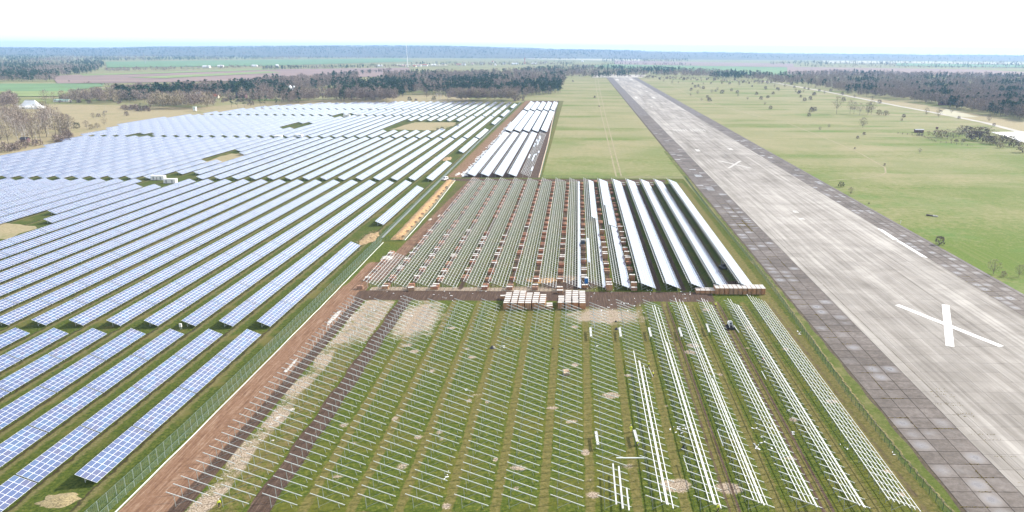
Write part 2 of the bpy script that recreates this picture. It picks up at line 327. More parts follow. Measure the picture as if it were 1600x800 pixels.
def zones1(X,Y):
    low=1-smooth(240,246,Y)
    soil=band(X,-86.8,-77.0,.5)*(1-smooth(252,266,Y))
    soil=np.maximum(soil,band(X-(Y-262)*.03,-80,-74,1.2)*smooth(258,270,Y)*.85)
    soil=np.maximum(soil,.8*band(Y,257,290,4)*band(X,-86,-78,1.5))
    mud=band(X,-77.6,-74.4,.4)*low*.95
    mud=np.maximum(mud,band(X+.25*np.sin(Y*.31),-62.6,-58.2,.35)*low)
    for q in (-84.2,-81.2): mud=np.maximum(mud,.40*band(X+.3*np.sin(Y*.11),q-.3,q+.3,.4)*(1-smooth(250,262,Y)))
    mud=np.maximum(mud,band(Y,242.5,253,1.5)*band(X,-79,49,2))
    mud=np.maximum(mud,.42*band(X+(Y-300)*.0,-79,-69,1.4)*smooth(253,262,Y)*(1-smooth(484,490,Y)))
    mud=np.maximum(mud,.8*band(Y,484,494,2)*band(X,-95,60,2))
    mud=np.maximum(mud,.40*band(X,-70,8,2)*smooth(254,258,Y)*(1-smooth(480,486,Y))); mud=np.maximum(mud,.9*blob(X,Y,11,243,16,10)); mud=np.maximum(mud,.8*blob(X,Y,-3,262,16,9)); mud=np.maximum(mud,.7*blob(X,Y,58,262,8,8))
    chips=band(X+.6*np.sin(Y*.23),-74.2,-69.4,.8)*low*(.55+.14*np.sin(Y*.37))
    chips=np.maximum(chips,.56*smooth(185,215,Y)*low*band(X,-74,-63,.8))
    chips=np.maximum(chips,.68*blob(X,Y,-52,224,10,22)*(X>-58))
    chips=np.maximum(chips,.66*blob(X,Y,10,228,17,10)); chips=np.maximum(chips,.6*blob(X,Y,-15,255,22,5)*1.2)
    chips=np.maximum(chips,.7*band(Y,252,257.5,1)*band(X,-76,-20,2))
    for i in range(0,50):
        cx,cy=random.uniform(-58,68),random.uniform(122,236); chips=np.maximum(chips,random.uniform(.5,1.)*blob(X,Y,cx,cy,random.uniform(.6,1.9),random.uniform(.6,1.8)))
    for cx,cy,r in ((20.5,130.,3.2),(31,129,2.8),(35,203,2.2),(9,170,2.4),(33.5,198,2)): chips=np.maximum(chips,blob(X,Y,cx,cy,r,r*.8))
    trk=np.zeros_like(X)
    for i,x in enumerate(XR):
        g=x-1.35
        if i==0: continue
        if i not in (2,): trk=np.maximum(trk,band(X,g-1.0,g+1.0,.5)*low*(.85 if i<12 else .9))
        st={12:.85,14:.95,15:.6,13:.35,11:.3}.get(i,.12)
        for s in (-.95,.95): mud=np.maximum(mud,band(X,g+s-.32,g+s+.32,.3)*st*low)
        up=smooth(252,256,Y)*(1-smooth(482,486,Y))
        mud=np.maximum(mud,band(X,g-1.2,g+1.0,.6)*up*(.62 if i<11 else .75 if i in (12,13) else .5))
    trk=np.maximum(trk,.7*band(X,65.5,70.5,1.2)*(1-smooth(480,486,Y)))
    mud=np.maximum(mud,.45*band(X,66.5,68.5,.8)*low)
    soil=np.maximum(soil,.85*(1-smooth(116.5,120.5,Y+2.2*np.sin(X*.35)))*(X>-56)*(X<70))
    mud=np.maximum(mud,.7*(1-smooth(119,124,Y))*np.maximum(band(X,40,50,3),band(X,56,62,2)))
    trk=np.maximum(trk,.5*band(X,-72,-62.8,1)*low*(1-chips))
    soil=np.maximum(soil,.35*band(X,-68.5,-63,1)*low)
    g=band(X,-88,-86.9,.3); soil*=1-g
    return soil,mud,chips,trk
zone_grid('site_ground',-91.4,73.2,92,498,.6,.7,zones1,.02)
def zones2(X,Y):
    m_=band(X,-91,-26-(Y-500)*.008,2)
    soil=.55*m_; mud=np.maximum(.85*m_*(1-band(X,-91,-85,2)),0); chips=.85*band(X,-84,-78,1.5)*(Y<900)+.0*X
    trk=.5*(1-m_)
    return soil*(X<-80),mud*(1-.6*(X<-80)),chips,trk
zone_grid('construction_ground',-91.4,-24.5,498.2,1290,1.6,4,zones2,.02)

# ------------------------------------------------------------------ runway with slab shoulders
def edge(a,b): return lambda y:a+b*y
LO,LI,RI,RO=edge(72.6,.0078),edge(87.3,.0096),edge(147.2,.0115),edge(159.6,.0135)
def strip(name,ea,eb,y0,y1,mat,z,parent=None,n=24,kind='structure'):
    mb=MB()
    for k in range(n):
        a=y0+(y1-y0)*k/n; b=y0+(y1-y0)*(k+1)/n
        mb.quad([(ea(a),a,z),(eb(a),a,z),(eb(b),b,z),(ea(b),b,z)])
    o=obj(name,mb.mesh(name,mat),parent)
    if kind: o['kind']=kind
    return o
YE=2560
plain('runway_joint',(.11,.09,.08),.9,0,.4,.7)
runway=strip('runway',LI,RI,80,YE,'runway_joint',.03)
lsh=strip('left_shoulder',LO,LI,80,YE,'shoulder_joint_soil',.022)
rsh=strip('right_shoulder',RI,RO,80,YE,'shoulder_joint_soil',.022)
strip('runway_grass_verge',lambda y:70.6+.0078*y,lambda y:73.4+.0078*y+.25*math.sin(y*.4),80,640,'field_grass',.03,n=200)
def slab_box(w,l,t=.07,b=.0):
    return MB().box(0,w,0,l,0,t)
def lay_slabs(parent,e0,e1,ncol,y0,y1,ymax,pitch,mat,gap,zbase,name='slab',cap=300,jit=.02,farmat=None):
    """single slabs near the camera, the rest joined in one part"""
    cells=[]
    y=y0; j=0
    while y<ymax:
        for i in range(ncol):
            xa=e0(y)+(e1(y)-e0(y))*i/ncol; xb=e0(y)+(e1(y)-e0(y))*(i+1)/ncol
            cells.append((y,xa,xb))
        y+=pitch
    vis=[c for c in cells if inview((c[1]+c[2])/2,c[0]+pitch/2,0,900)]
    vis.sort(key=lambda c:c[0]); near=[c for c in vis if c[0]<y1 and inview((c[1]+c[2])/2,c[0]+pitch/2,0,20)][:cap]; ns=set(near)
    w0=near[0][2]-near[0][1] if near else 1
    me=slab_box(w0-gap,pitch-gap,.05).mesh(name,mat)
    for (y,xa,xb) in near:
        o=obj(name,me,parent,(xa+gap/2+random.uniform(-jit,jit),y+gap/2,zbase+random.uniform(0,jit*.5)))
        o.rotation_euler=(random.uniform(-.0015,.0015),random.uniform(-.0015,.0015),0)
    mb=MB()
    for c in vis[:]:
        if c in ns: continue
        y,xa,xb=c; z=zbase+random.uniform(.03,.05)
        mb.quad([(xa+gap/2,y+gap/2,z),(xb-gap/2,y+gap/2,z),(xb-gap/2,y+pitch-gap/2,z),(xa+gap/2,y+pitch-gap/2,z)])
    if mb.v: tag(obj(name,mb.mesh('far_slabs',farmat or mat),parent),kind='stuff')
lay_slabs(lsh,edge(74.2,.0078),edge(88.0,.0093),3,82.3,420,1000,5.1,'old_slab_concrete',.13,.03)
lay_slabs(rsh,RI,edge(158.2,.0135),3,98,470,1000,5.1,'old_slab_concrete',.16,.03)
strip('left_shoulder_far',edge(74.2,.0078),edge(88.0,.0093),1000,YE,'shoulder_slab_far',.09)
strip('right_shoulder_far',RI,RO,1000,YE,'shoulder_slab_far',.09)
strip('shoulder_edge_strip',edge(158.4,.0135),edge(160.0,.0135),180,1000,'shoulder_slab_far',.075)
lay_slabs(runway,edge(88.1,.0096),RI,11,81.4,330,700,6.1,'runway_concrete',.055,.035,cap=280,jit=.004)
strip('runway_far',edge(88.1,.0096),RI,700,YE,'runway_concrete',.085)
# weeds in the open joints
def weeds(lines,name='weed',n=26):
    mb=MB()
    for (x0,y0,x1,y1,w,dens) in lines:
        L=math.hypot(x1-x0,y1-y0)
        for _ in range(int(L*dens)):
            t=random.random(); cx=x0+(x1-x0)*t+random.gauss(0,w); cy=y0+(y1-y0)*t+random.gauss(0,w); h=random.uniform(.06,.22); a=random.uniform(0,6.3)
            dx,dy=math.cos(a)*.12,math.sin(a)*.12
            mb.quad([(cx-dx,cy-dy,.06),(cx+dx,cy+dy,.06),(cx+dy*.5,cy-dx*.5,.06+h)])
    tag(obj(name,mb.mesh(name,'dry_weed')),'straw coloured weeds growing in the joints between the concrete slabs beside the runway','weeds',kind='stuff')
island_var('dry_weed',(.22,.15,.03),(.42,.33,.10),.9)
wl=[]
for k in range(62):
    y=118+5.1*k
    if random.random()<.5:
        a=random.uniform(74,84); wl.append((a,y,a+random.uniform(1.5,6),y,.07,14))
    if random.random()<.25:
        c=74.2+4.6*random.choice((1,2))+.0078*y; wl.append((c,y,c,y+random.uniform(3,8),.07,9))
for k in range(14):
    y=118+random.random()*60; wl.append((90+random.random()*4,y,97,y,.05,3))
x=G(1167,353); wl+=[(x[0]-5,x[1]-1,x[0]+5,x[1]-1,.2,40),(x[0]-4,x[1]+5,x[0]+4,x[1]+5,.2,40),(x[0],x[1]-12,x[0],x[1]+12,.2,30)]
for y in (250,256,262,268,274): wl.append((149.5,y,155,y,.08,10))
weeds(wl)
# open dark joint along the runway
jm=MB(); y=100
jx=lambda y:92.3+.0096*y*.4+.06*math.sin(y*.7)
while y<700:
    jm.quad([(jx(y)-.09,y,.094),(jx(y)+.09+.06*math.sin(y),y,.094),(jx(y+4)+.09,y+4,.094),(jx(y+4)-.09,y+4,.094)]); y+=4
tag(obj('joint_seal',jm.mesh('joint_seal','shoulder_joint_soil'),runway))
# painted marks
def paint(name,quads,mat='road_paint',z=.096,parent=runway):
    mb=MB()
    for q in quads: mb.quad([(x,y,z) for x,y in q])
    o=obj(name,mb.mesh(name,mat),parent); return o
def barq(a,b,w):
    a=Vector(a);b=Vector(b);d=(b-a).normalized();n=Vector((-d.y,d.x))*w/2; return [tuple(a+n),tuple(a-n),tuple(b-n),tuple(b+n)]
paint('painted_cross_arm',[barq((111.9,240.4),(127.7,203.6),2.0)],z=.099)
paint('painted_cross_arm',[barq((128.9,240.7),(112.2,203.5),2.3)],z=.103)
c=G(1148,257); 
paint('painted_cross_arm',[barq((c[0]-8.5,c[1]+19),(c[0]+8.5,c[1]-19),1.9)],'worn_paint',z=.099)
paint('painted_cross_arm',[barq((c[0]+8.5,c[1]+19),(c[0]-8.5,c[1]-19),1.9)],'worn_paint',z=.103)
paint('painted_edge_strip',[[(148.9,303),(150.6,301),(150.9,330),(149.3,330)]]); paint('painted_edge_strip',[[(148.6,332),(151,331.5),(151.6,352),(150.2,355)]])
for k in range(13):
    x0=G(1060+k*4.2,211)[0]+.5
    if k in (6,): continue
    paint('threshold_bar',[[(x0,806),(x0+1.0,806),(x0+1.2,828),(x0+.2,828)]],'worn_paint')
for (px,py,w,l) in ((1090,235,3.6,14),(1141,233,3.6,13),(964,124.5,9,90),(986,124,9,90),(994,152.5,5,50),(1021,152.5,5,50),(1000,136,3,40),(1010,143,3,40),(1243,331,2.4,6),(1252,342,3.2,4),(1018,167,3,20)):
    q=G(px,py); paint('runway_mark',[[(q[0]-w/2,q[1]-l/2),(q[0]+w/2,q[1]-l/2),(q[0]+w/2+l*.009,q[1]+l/2),(q[0]-w/2+l*.009,q[1]+l/2)]],'worn_paint')

# ------------------------------------------------------------------ solar tables of the finished field
ML,MW=1.775,1.125; NX,NY=4,11; TZ0,TZ1=.7,2.55; TW=4.15; TL=19.55
tilt=math.atan2(TZ1-TZ0,TW)
def module_mb(w,l):
    """one module lying in its own plane: frame with raised pane"""
    mb=MB(); mb.box(0,w,0,l,0,.035,0)
    b=.036; mb.quad([(b,b,.037),(w-b,b,.037),(w-b,l-b,.037),(b,l-b,.037)],1); return mb
MM=[module_mb(MW,ML).mesh('module',['module_frame','module_glass'])]
def Mtilt(x,z,tl): # local plane: u from the high edge down to the low edge (towards +X), v along Y
    return Matrix.Translation((x,0,z))@Matrix.Rotation(tl,4,'Y')
MT=Mtilt(-TW,TZ1,tilt)       # origin of a table: low edge, near end
SL=math.hypot(TW,TZ1-TZ0); PU=SL/NX; PV=TL/NY
pm=MB()
for i in range(NX):
    for j in range(NY):
        q=MB(); b=.045
        q.box(i*PU+.01,i*PU+PU-.01,j*PV+.01,j*PV+PV-.01,0,.035,0); q.quad([(i*PU+b+.01,j*PV+b+.01,.037),(i*PU+PU-b-.01,j*PV+b+.01,.037),(i*PU+PU-b-.01,j*PV+PV-b-.01,.037),(i*PU+b+.01,j*PV+PV-b-.01,.037)],1)
        pm.add(q,MT)
PANELS=pm.mesh('module_field',['module_frame','module_glass'])
fm=MB()
for u in (.25,.5,.75): fm.box(SL*u-.04,SL*u+.04,.1,TL-.1,-.09,-.002,0,MT)
for k in range(6):
    y=.5+k*(TL-1)/5; fm.box(.05,SL-.05,y-.04,y+.04,-.17,-.092,0,MT)
FRAME=fm.mesh('frame','galvanised_steel')
POST=MB().bar((-3.15,0,-.3),(-3.15,0,1.9),.12).bar((-3.15,0,.45),(-1.3,0,1.12),.07).mesh('post','galvanised_steel')
LOWP=MB().bar((-.75,0,-.3),(-.75,0,.86),.1).mesh('low_post','galvanised_steel')
SECT=[(128.6,208.2,4),(214.6,472.5,13),(481,714.5,12),(722,957,12),(965.5,1059,5),(1066,1226,8)]
ROW0=[(128,208),(214,313),(353,466),(481,565),(602,718),(724,815),(850,945),(950,1075),(1096,1200)]
tabs=[]
for k in range(0,38):
    xl=-96.2-11.78*k
    for si,(a,b,n) in enumerate(SECT):
        if si==0: a=a-19.9*3; n=n+3
        p=(b-a)/n
        for j in range(n):
            y=a+j*p; yc=y+p/2
            if not inpoly(xl-2,yc,FIELD): continue
            if not (inview(xl-2,y,1,30) or inview(xl-2,y+p,1,30)): continue
            if k==0 and not any(s-4<y and y+p<e+4 for s,e in ROW0): continue
            if k==0 and si==0 and y<125: continue
            if k==1 and si==0 and y<103: continue
            if k==14 and si==1 and yc<351: continue
            if k==15 and si==1 and yc<366: continue
            if k==15 and si==2 and 556<yc<606: continue
            if k==16 and si==2 and 560<yc<612: continue
            if k in (14,15) and si==1 and yc>462: continue
            if k in (14,15) and si==2 and yc<492: continue
            if 4<=k<=9 and si==3 and 792+(k-4)*-3<yc<905: continue
            if k in (18,19) and si==3 and 800<yc<850: continue
            if k in (17,18) and si in (3,4) and 945<yc<975: continue
            if k in (28,29) and si in (2,3) and 705<yc<733: continue
            tabs.append((math.hypot(xl,y+p/2),k,si,j,n,xl,y+random.uniform(-.03,.03)))
tabs.sort(); near=tabs[:300]; far=tabs[300:]
secn=['in the nearest block before the first grass gap','in the block beyond the first grass gap','in the block beyond the inverter cabinets gap']
for q,(d,k,si,j,n,xl,y) in enumerate(near):
    which='row beside the mesh fence' if k==0 else ordw(k+1)+' row left of mesh fence'
    t=thing('solar_table','%s blue table from near end, %s, %s block'%(ordw(j+1),which,('near','second','third','fourth')[min(si,3)]),'solar table',(xl,y,0),0,'tilted solar tables of the finished field')
    obj('frame',FRAME,t)
    for pk in range(4):
        yy=1.2+pk*(TL-2.4)/3; obj('post',POST,t,(0,yy,0))
        if q<120: obj('low_post',LOWP,t,(0,yy,0))
    if q<26:
        for a in range(NX):
            for b in range(NY):
                p=MT@Vector((a*PU+(PU-MW)/2,b*PV+(PV-ML)/2,random.uniform(0,.006))); obj('module',MM[0],t,p,(0,tilt+random.uniform(-.004,.004),0))
    else: tag(obj('module',PANELS,t),kind='stuff')
# the rest, joined: numpy copies of one table
def np_mesh(mb):
    nt_=[(tuple(f),m) for f,m in zip(mb.f,mb.mi)]
    return np.array(mb.v,float),[f for f,_ in nt_],[m for _,m in nt_]
def scatter(name,mb_list,places,mats,parent=None):
    """places: list of (template index, x,y,z, rz, sx, sz); joins all copies into one mesh"""
    VV=[];LI_=[];LT=[];MI=[];base=0
    cache=[]
    for mb in mb_list:
        v=np.array(mb.v,np.float32); cnt=np.array([len(f) for f in mb.f],np.int32); idx=np.array([i for f in mb.f for i in f],np.int32); cache.append((v,cnt,idx,np.array(mb.mi,np.int32)))
    for (t,x,y,z,rz,sx,sz) in places:
        v,cnt,idx,mi=cache[t]; c,s=math.cos(rz),math.sin(rz)
        w=np.empty_like(v); w[:,0]=(v[:,0]*c-v[:,1]*s)*sx+x; w[:,1]=(v[:,0]*s+v[:,1]*c)*sx+y; w[:,2]=v[:,2]*sz+z
        VV.append(w);LI_.append(idx+base);LT.append(cnt);MI.append(mi);base+=len(v)
    V=np.concatenate(VV);L=np.concatenate(LI_);T=np.concatenate(LT);M=np.concatenate(MI)
    me=bpy.data.meshes.new(name); me.vertices.add(len(V)); me.loops.add(len(L)); me.polygons.add(len(T))
    me.vertices.foreach_set('co',V.ravel()); me.loops.foreach_set('vertex_index',L)
    me.polygons.foreach_set('loop_start',np.concatenate([[0],np.cumsum(T)[:-1]]).astype(np.int32)); me.polygons.foreach_set('loop_total',T)
    me.polygons.foreach_set('material_index',M)
    for m in mats: me.materials.append(MATS[m])
    me.update(calc_edges=True); return obj(name,me,parent)
tm=MB(); tm.box(0,SL,0,TL,-.06,0,0,MT)
for i in range(NX):
    for j in range(NY):
        b=.06; tm.quad([MT@Vector(p) for p in ((i*PU+b,j*PV+b,.012),(i*PU+PU-b,j*PV+b,.012),(i*PU+PU-b,j*PV+PV-b,.012),(i*PU+b,j*PV+PV-b,.012))],1)
for pk in range(4): tm.bar((-3.15,1.2+pk*5.7,0),(-3.15,1.2+pk*5.7,2.),.12,mi=2,n=3)
o=scatter('solar_table',[tm],[(0,t[5],t[6],0,0,1,1) for t in far],['module_frame','module_glass','galvanised_steel'])
tag(o,'far rows of tilted solar tables stretching white towards the wood','solar tables',kind='stuff')
# white inverter cabinets between the blocks
ci=0
for (px,py,w,l,ds) in ((240,281.5,3.6,3.,'left of the pair nearest the camera'),(251,281.5,4.6,3.,'second from left by the near gap'),(260,286.5,3.6,3,'front left of the near gap pair'),(269,286.5,4.4,3,'front right of the near gap pair'),(434,216.5,7,4,'left one in the middle gap'),(466,214.5,7,4,'right one in the middle gap'),(541,183,8,5,'left one in the far gap'),(561,182,8,5,'right one in the far gap'),(579,172.5,7,5,'farthest of all, near the wood')):
    x,y=G(px,py); t=thing('inverter_cabinet','white inverter cabinet, '+ds,'cabinet',(x,y,0),0,'white inverter cabinets in the panel field')
    obj('body',MB().box(-w/2,w/2,0,l,.15,2.7).mesh('body','wall_white'),t); obj('base',MB().box(-w/2-.15,w/2+.15,-.15,l+.15,0,.15).mesh('base','tarp_grey'),t)
    obj('roof',MB().box(-w/2-.1,w/2+.1,-.1,l+.1,2.7,2.85).mesh('roof','tarp_white'),t); obj('door',MB().box(-.5,.5,-.03,0,.3,2.3).mesh('door','tarp_grey'),t)
# small control box under the nearest row end
x,y=G(283,515); t=thing('control_box','small white control box on legs beneath the end of a solar table','control box',(x,y,0)); obj('box',MB().box(-.35,.35,-.2,.2,.9,2.).mesh('box','wall_white'),t)
for s in (-.25,.25): obj('leg',MB().box(s-.04,s+.04,-.04,.04,0,.9).mesh('leg','galvanised_steel'),t)

# ------------------------------------------------------------------ racks under construction
RW,RZ1,RZ0=6.5,3.3,.75; rt=math.atan2(RZ1-RZ0,RW); RSL=math.hypot(RW,RZ1-RZ0)
MR=Mtilt(0,RZ1,rt)           # origin: high edge
def rp(u,v,w=0): return MR@Vector((u,v,w))
rafter=MB().box(0,RSL,-.043,.043,-.15,0,0,MR); RAFTER=rafter.mesh('rafter','galvanised_steel'); RAFTER2=MB().box(0,RSL,-.035,.035,-.14,0,0,MR).mesh('rafter','rack_steel')
rpost=MB().bar((1.45,0,-.4),tuple(rp(1.5,0,-.16)),.075); RPOST=rpost.mesh('rear_post','dark_steel')
fpost=MB().bar((5.5,0,-.4),tuple(rp(5.6,0,-.16)),.07); FPOST=fpost.mesh('front_post','dark_steel')
brace=MB().bar((1.5,0,.35),tuple(rp(4.3,0,-.16)),.05); BRACE=brace.mesh('brace','dark_steel')
RY0,RP=121.7,2.84; NR=42
frames=[]
for i in range(10):
    for r in range(NR):
        y=RY0+r*RP; n_=(i*7+r*3)%11
        if r>40 and i not in (0,2): continue
        if i in (9,) and False: continue
        if -5<=i<0: continue
        # pallets stand where the far frames would be
        if r>=39 and XR[i]>-32 and XR[i]<6 and r>=40: continue
        frames.append((math.hypot(XR[i]+3,y),i,r,y))
frames.sort()
coln={0:'leftmost column beside the brown dirt road',1:'second column from the brown dirt road',2:'column straddling the dark mud track'}
for q,(d,i,r,y) in enumerate(frames[:300]):
    cn=coln.get(i,ordw(i-2)+' column right of dark mud track')
    t=thing('support_frame','bare support frame, %s from near end, %s'%(ordw(r+1),cn),'support frame',(XR[i]+random.uniform(-.12,.12),y+random.uniform(-.08,.08),random.uniform(-.05,.05)),random.uniform(-.012,.012),'bare support frames standing in columns')
    obj('rafter',RAFTER,t); obj('rear_post',RPOST,t); obj('front_post',FPOST,t); obj('brace',BRACE,t)
fr=MB().add(rafter).add(rpost).add(fpost).add(brace)
o=scatter('support_frame',[fr],[(0,XR[i]+random.uniform(-.12,.12),y,random.uniform(-.05,.05),random.uniform(-.012,.012),1,1) for d,i,r,y in frames[300:]],['galvanised_steel'])
tag(o,'farthest bare galvanised support frames standing short of the brown cross track','support frames',kind='stuff')
def rail_mesh(l,w=.13,h=.1): return MB().box(-w/2,w/2,0,l,0,h).mesh('rail','white_rail')
U7=[.12+k*(RSL-.24)/6 for k in range(7)]
def rack(i,y0,nr,rails,label,group,dz=0,step=RP,posts=True,mods=None,name='mounting_rack'):
    """rails: list of (u, start, end, width)"""
    t=thing(name,label,'mounting rack',(XR[i],y0,dz),0,group)
    for r in range(nr):
        obj('rafter',RAFTER if posts else RAFTER2,t,(random.uniform(-.1,.1) if posts else 0,r*step,0))
        if posts: obj('rear_post',RPOST,t,(0,r*step,0)); obj('front_post',FPOST,t,(0,r*step,0)); obj('brace',BRACE,t,(0,r*step,0))
    for (u,a,b,w) in rails:
        p=rp(u,a,.0); obj('rail',rail_mesh(b-a,w),t,p,(0,rt,0))
    return t
L=NR*RP
def rr(lst,a=-.6,b=L-1.2,w=.15): return [(u,a+random.uniform(-.4,.4),b+random.uniform(-.6,.6),w) for u in lst]
u=U7
g='mounting racks with some white rails laid on them'
def split(lst,cuts,w=.15):
    out=[]
    for uu in lst:
        c=[-.6]+cuts+[L-1.2]
        for a,b in zip(c[:-1],c[1:]): out.append((uu+random.uniform(-.04,.04),a+random.uniform(.1,.5),b-random.uniform(.1,.5),w))
    return out
rack(10,RY0,NR-1,[(3.15,-.6,28,.17),(3.15,28.3,72,.17),(4.2,-.8,66,.18),(4.5,-.8,66,.19),(5.5,-1.4,36,.18),(5.5,36.3,64,.18)],'leftmost rack carrying long white rails, beside the two workers with a beam',g)
rack(11,RY0,NR-1,[(3.1,-.6,38,.16),(3.1,38.4,111,.16),(4.1,-.8,112,.21),(4.45,-.8,80,.18),(5.4,-1.3,38,.18),(5.4,38.3,111,.16)],'second rack from the left with white rails down its low side',g)
rack(12,RY0,NR-1,split([2.5,4.1,5.3],[28,58,88])+[(3.4,-.6,112,.16),(4.45,-.8,55,.19),(5.6,57,114,.18)],'third white-railed rack from the left, ending near the worker in yellow at the bottom',g)
rack(13,RY0,NR-1,split([2.4,3.4,4.5],[31,72])+[(5.4,-.6,114,.18),(5.62,-.6,70,.16)],'fourth white-railed rack, just left of the small tracked loader',g)
rack(14,RY0,NR-1,split([2.3,3.3],[29,60])+[(4.3,-.8,114,.16),(5.2,-.8,114,.19),(5.5,-.8,114,.19)],'fifth white-railed rack, between the tracked loader and the fully railed rack',g)
rack(15,RY0,NR-1,[(uu,-1.2,L+.5,.13) for uu in U7],'rightmost near rack with a full set of seven white rails beside the green fence',g)
# loose rails lying on the frames of the tenth column
t=None
for (uu,a,b) in ((3.6,-1.2,12.6),(4.75,-1.8,12.2),(5.9,-2.2,4.2)):
    pass
def loose(label,x,y,l,rz,z,w=.28,nm='steel_rail',cat='rail',h=.1,tilt_=0,mat='white_rail',group=None):
    o=obj(nm,MB().box(-w/2,w/2,0,l,0,h).mesh(nm,mat),None,(x,y,z),(tilt_,0,rz)); tag(o,label,cat,group); return o
loose('leftmost of three short white rails lying on frames at the bottom edge',XR[9]+3.5,RY0-1.3,14.2,0,2.02)
loose('middle of three short white rails lying on frames at the bottom edge',XR[9]+4.7,RY0-1.9,14.6,0,1.55,.34)
loose('rightmost and shortest of three white rails on frames at the bottom edge',XR[9]+5.9,RY0-1.8,7.4,0,1.08)
for (px,py,py2,dx,lb) in ((522.5+400-0.,516,526,1,'leftmost white rail bundle standing out in the far row of five'),(968,516,526,2,'second white rail bundle of the far row, by dark sacks'),(1014,516,526,3,'third white rail bundle of the far row'),(1061,516,526,4,'fourth white rail bundle of the far row beside a pale heap'),(1104,510,519,4,'thin white rail pair rightmost of the far row')):
    a=G(px,py-4,1.2); b=G(px+dx*1.1,py2,1.2); l=b[1]-a[1]
    t=thing('rail_bundle',lb,'rail bundle',(b[0],b[1],0),math.atan2(-(a[0]-b[0]),a[1]-b[1]),'white rail bundles leaning on the frames')
    for s in (-.22,.0,.22): obj('rail',MB().box(-.09,.09,0,abs(l),0,.12).mesh('rail','white_rail'),t,(s,0,1.15+random.uniform(0,.06)))
    for yy in (.4,abs(l)-.6): obj('trestle',MB().box(-.45,.45,yy,yy+.12,1.0,1.13).box(-.42,-.34,yy,yy+.12,0,1.).box(.34,.42,yy,yy+.12,0,1.).mesh('trestle','galvanised_steel'),t)
for (px,y0_,y1_,dx,lb) in ((931,674,695,3.5,'white rail bundle on trestles left of the standing worker in yellow'),(991,672,690,5,'white rail bundle beside the crouching worker')):
    a=G(px,y0_,1.2); b=G(px+dx,y1_,1.2); l=math.hypot(b[0]-a[0],b[1]-a[1])
    t=thing('rail_bundle',lb,'rail bundle',(b[0],b[1],0),math.atan2(b[0]-a[0],a[1]-b[1]),'white rail bundles leaning on the frames')
    for s in (-.2,.0,.2): obj('rail',MB().box(-.09,.09,0,l,0,.12).mesh('rail','white_rail'),t,(s,0,1.15))
    for yy in (.4,l-.6): obj('trestle',MB().box(-.5,.5,yy,yy+.12,1.0,1.13).box(-.42,-.34,yy,yy+.12,0,1.).box(.34,.42,yy,yy+.12,0,1.).mesh('trestle','dark_post'),t)
a=G(963,717.5,1.); b=G(1012,719,1.)
loose('grey steel beam lying crosswise on two columns above the short rails',a[0],a[1],math.hypot(b[0]-a[0],b[1]-a[1]),-math.pi/2,1.3,.35,mat='galvanised_steel')
a=G(1068,716,1.); b=G(1075,737,1.); loose('thin white rail leaning on frames right of the dark sack',b[0],b[1],math.hypot(b[0]-a[0],b[1]-a[1]),math.atan2(b[0]-a[0],a[1]-b[1]),1.2,.12)
a=G(1121,672,1.2); b=G(1130,697,1.2); loose('thin white rail lying near the third white-railed rack',b[0],b[1],math.hypot(b[0]-a[0],b[1]-a[1]),math.atan2(b[0]-a[0],a[1]-b[1]),1.2,.18)
a=G(1190,579,.3); b=G(1197,592,.3); loose('short white rail lying in the grass aisle right of the wheel tracks',b[0],b[1],math.hypot(b[0]-a[0],b[1]-a[1]),math.atan2(b[0]-a[0],a[1]-b[1]),.1,.2)
a=G(1147,508,.5); b=G(1155,519,.5); loose('short white rail lying just right of the tracked loader',b[0],b[1],math.hypot(b[0]-a[0],b[1]-a[1]),math.atan2(b[0]-a[0],a[1]-b[1]),.3,.25)

# upper section: long racks, the right ones with modules mounted
def modules(cols,v0,v1,pitch=1.84):
    """cols: list of column indices; joined module sheet"""
    mb=MB(); pu=RSL/6; n=int((v1-v0)/pitch)
    for c in cols:
        for j in range(n):
            a=c*pu+.012;b=a+pu-.024;y=v0+j*pitch+.012; e=y+pitch-.024; k=.045
            P=[rp(a,y,.12),rp(b,y,.12),rp(b,e,.12),rp(a,e,.12)]; Q=[rp(a,y,.085),rp(b,y,.085),rp(b,e,.085),rp(a,e,.085)]
            mb.quad(P,0); mb.quad(Q[::-1],2); mb.quad([Q[0],Q[1],P[1],P[0]],0); mb.quad([Q[2],Q[3],P[3],P[2]],0); mb.quad([Q[1],Q[2],P[2],P[1]],0); mb.quad([Q[3],Q[0],P[0],P[3]],0)
            mb.quad([rp(a+k,y+k,.123),rp(b-k,y+k,.123),rp(b-k,e-k,.123),rp(a+k,e-k,.123)],1)
    return mb.mesh('module_field',['module_frame','module_glass','module_back'])
UY0,UY1=255.2,483.5; UN=int((UY1-UY0)/RP)
ulab={0:'short bare rack at the left corner with rails only, next to the white dusty heap',1:'long bare rack with rails, first from the left beyond the dirt road',8:'long rack with a single column of modules on its low edge',9:'long rack with a blue portable toilet at its near end and one module column',10:'long rack half covered with modules, left of the covered racks',11:'first fully covered long rack from the left, two rail columns bare',12:'second covered long rack from the left',13:'third covered long rack from the left',14:'covered long rack just left of the grey tracked machine',15:'rightmost covered long rack beside the green fence'}
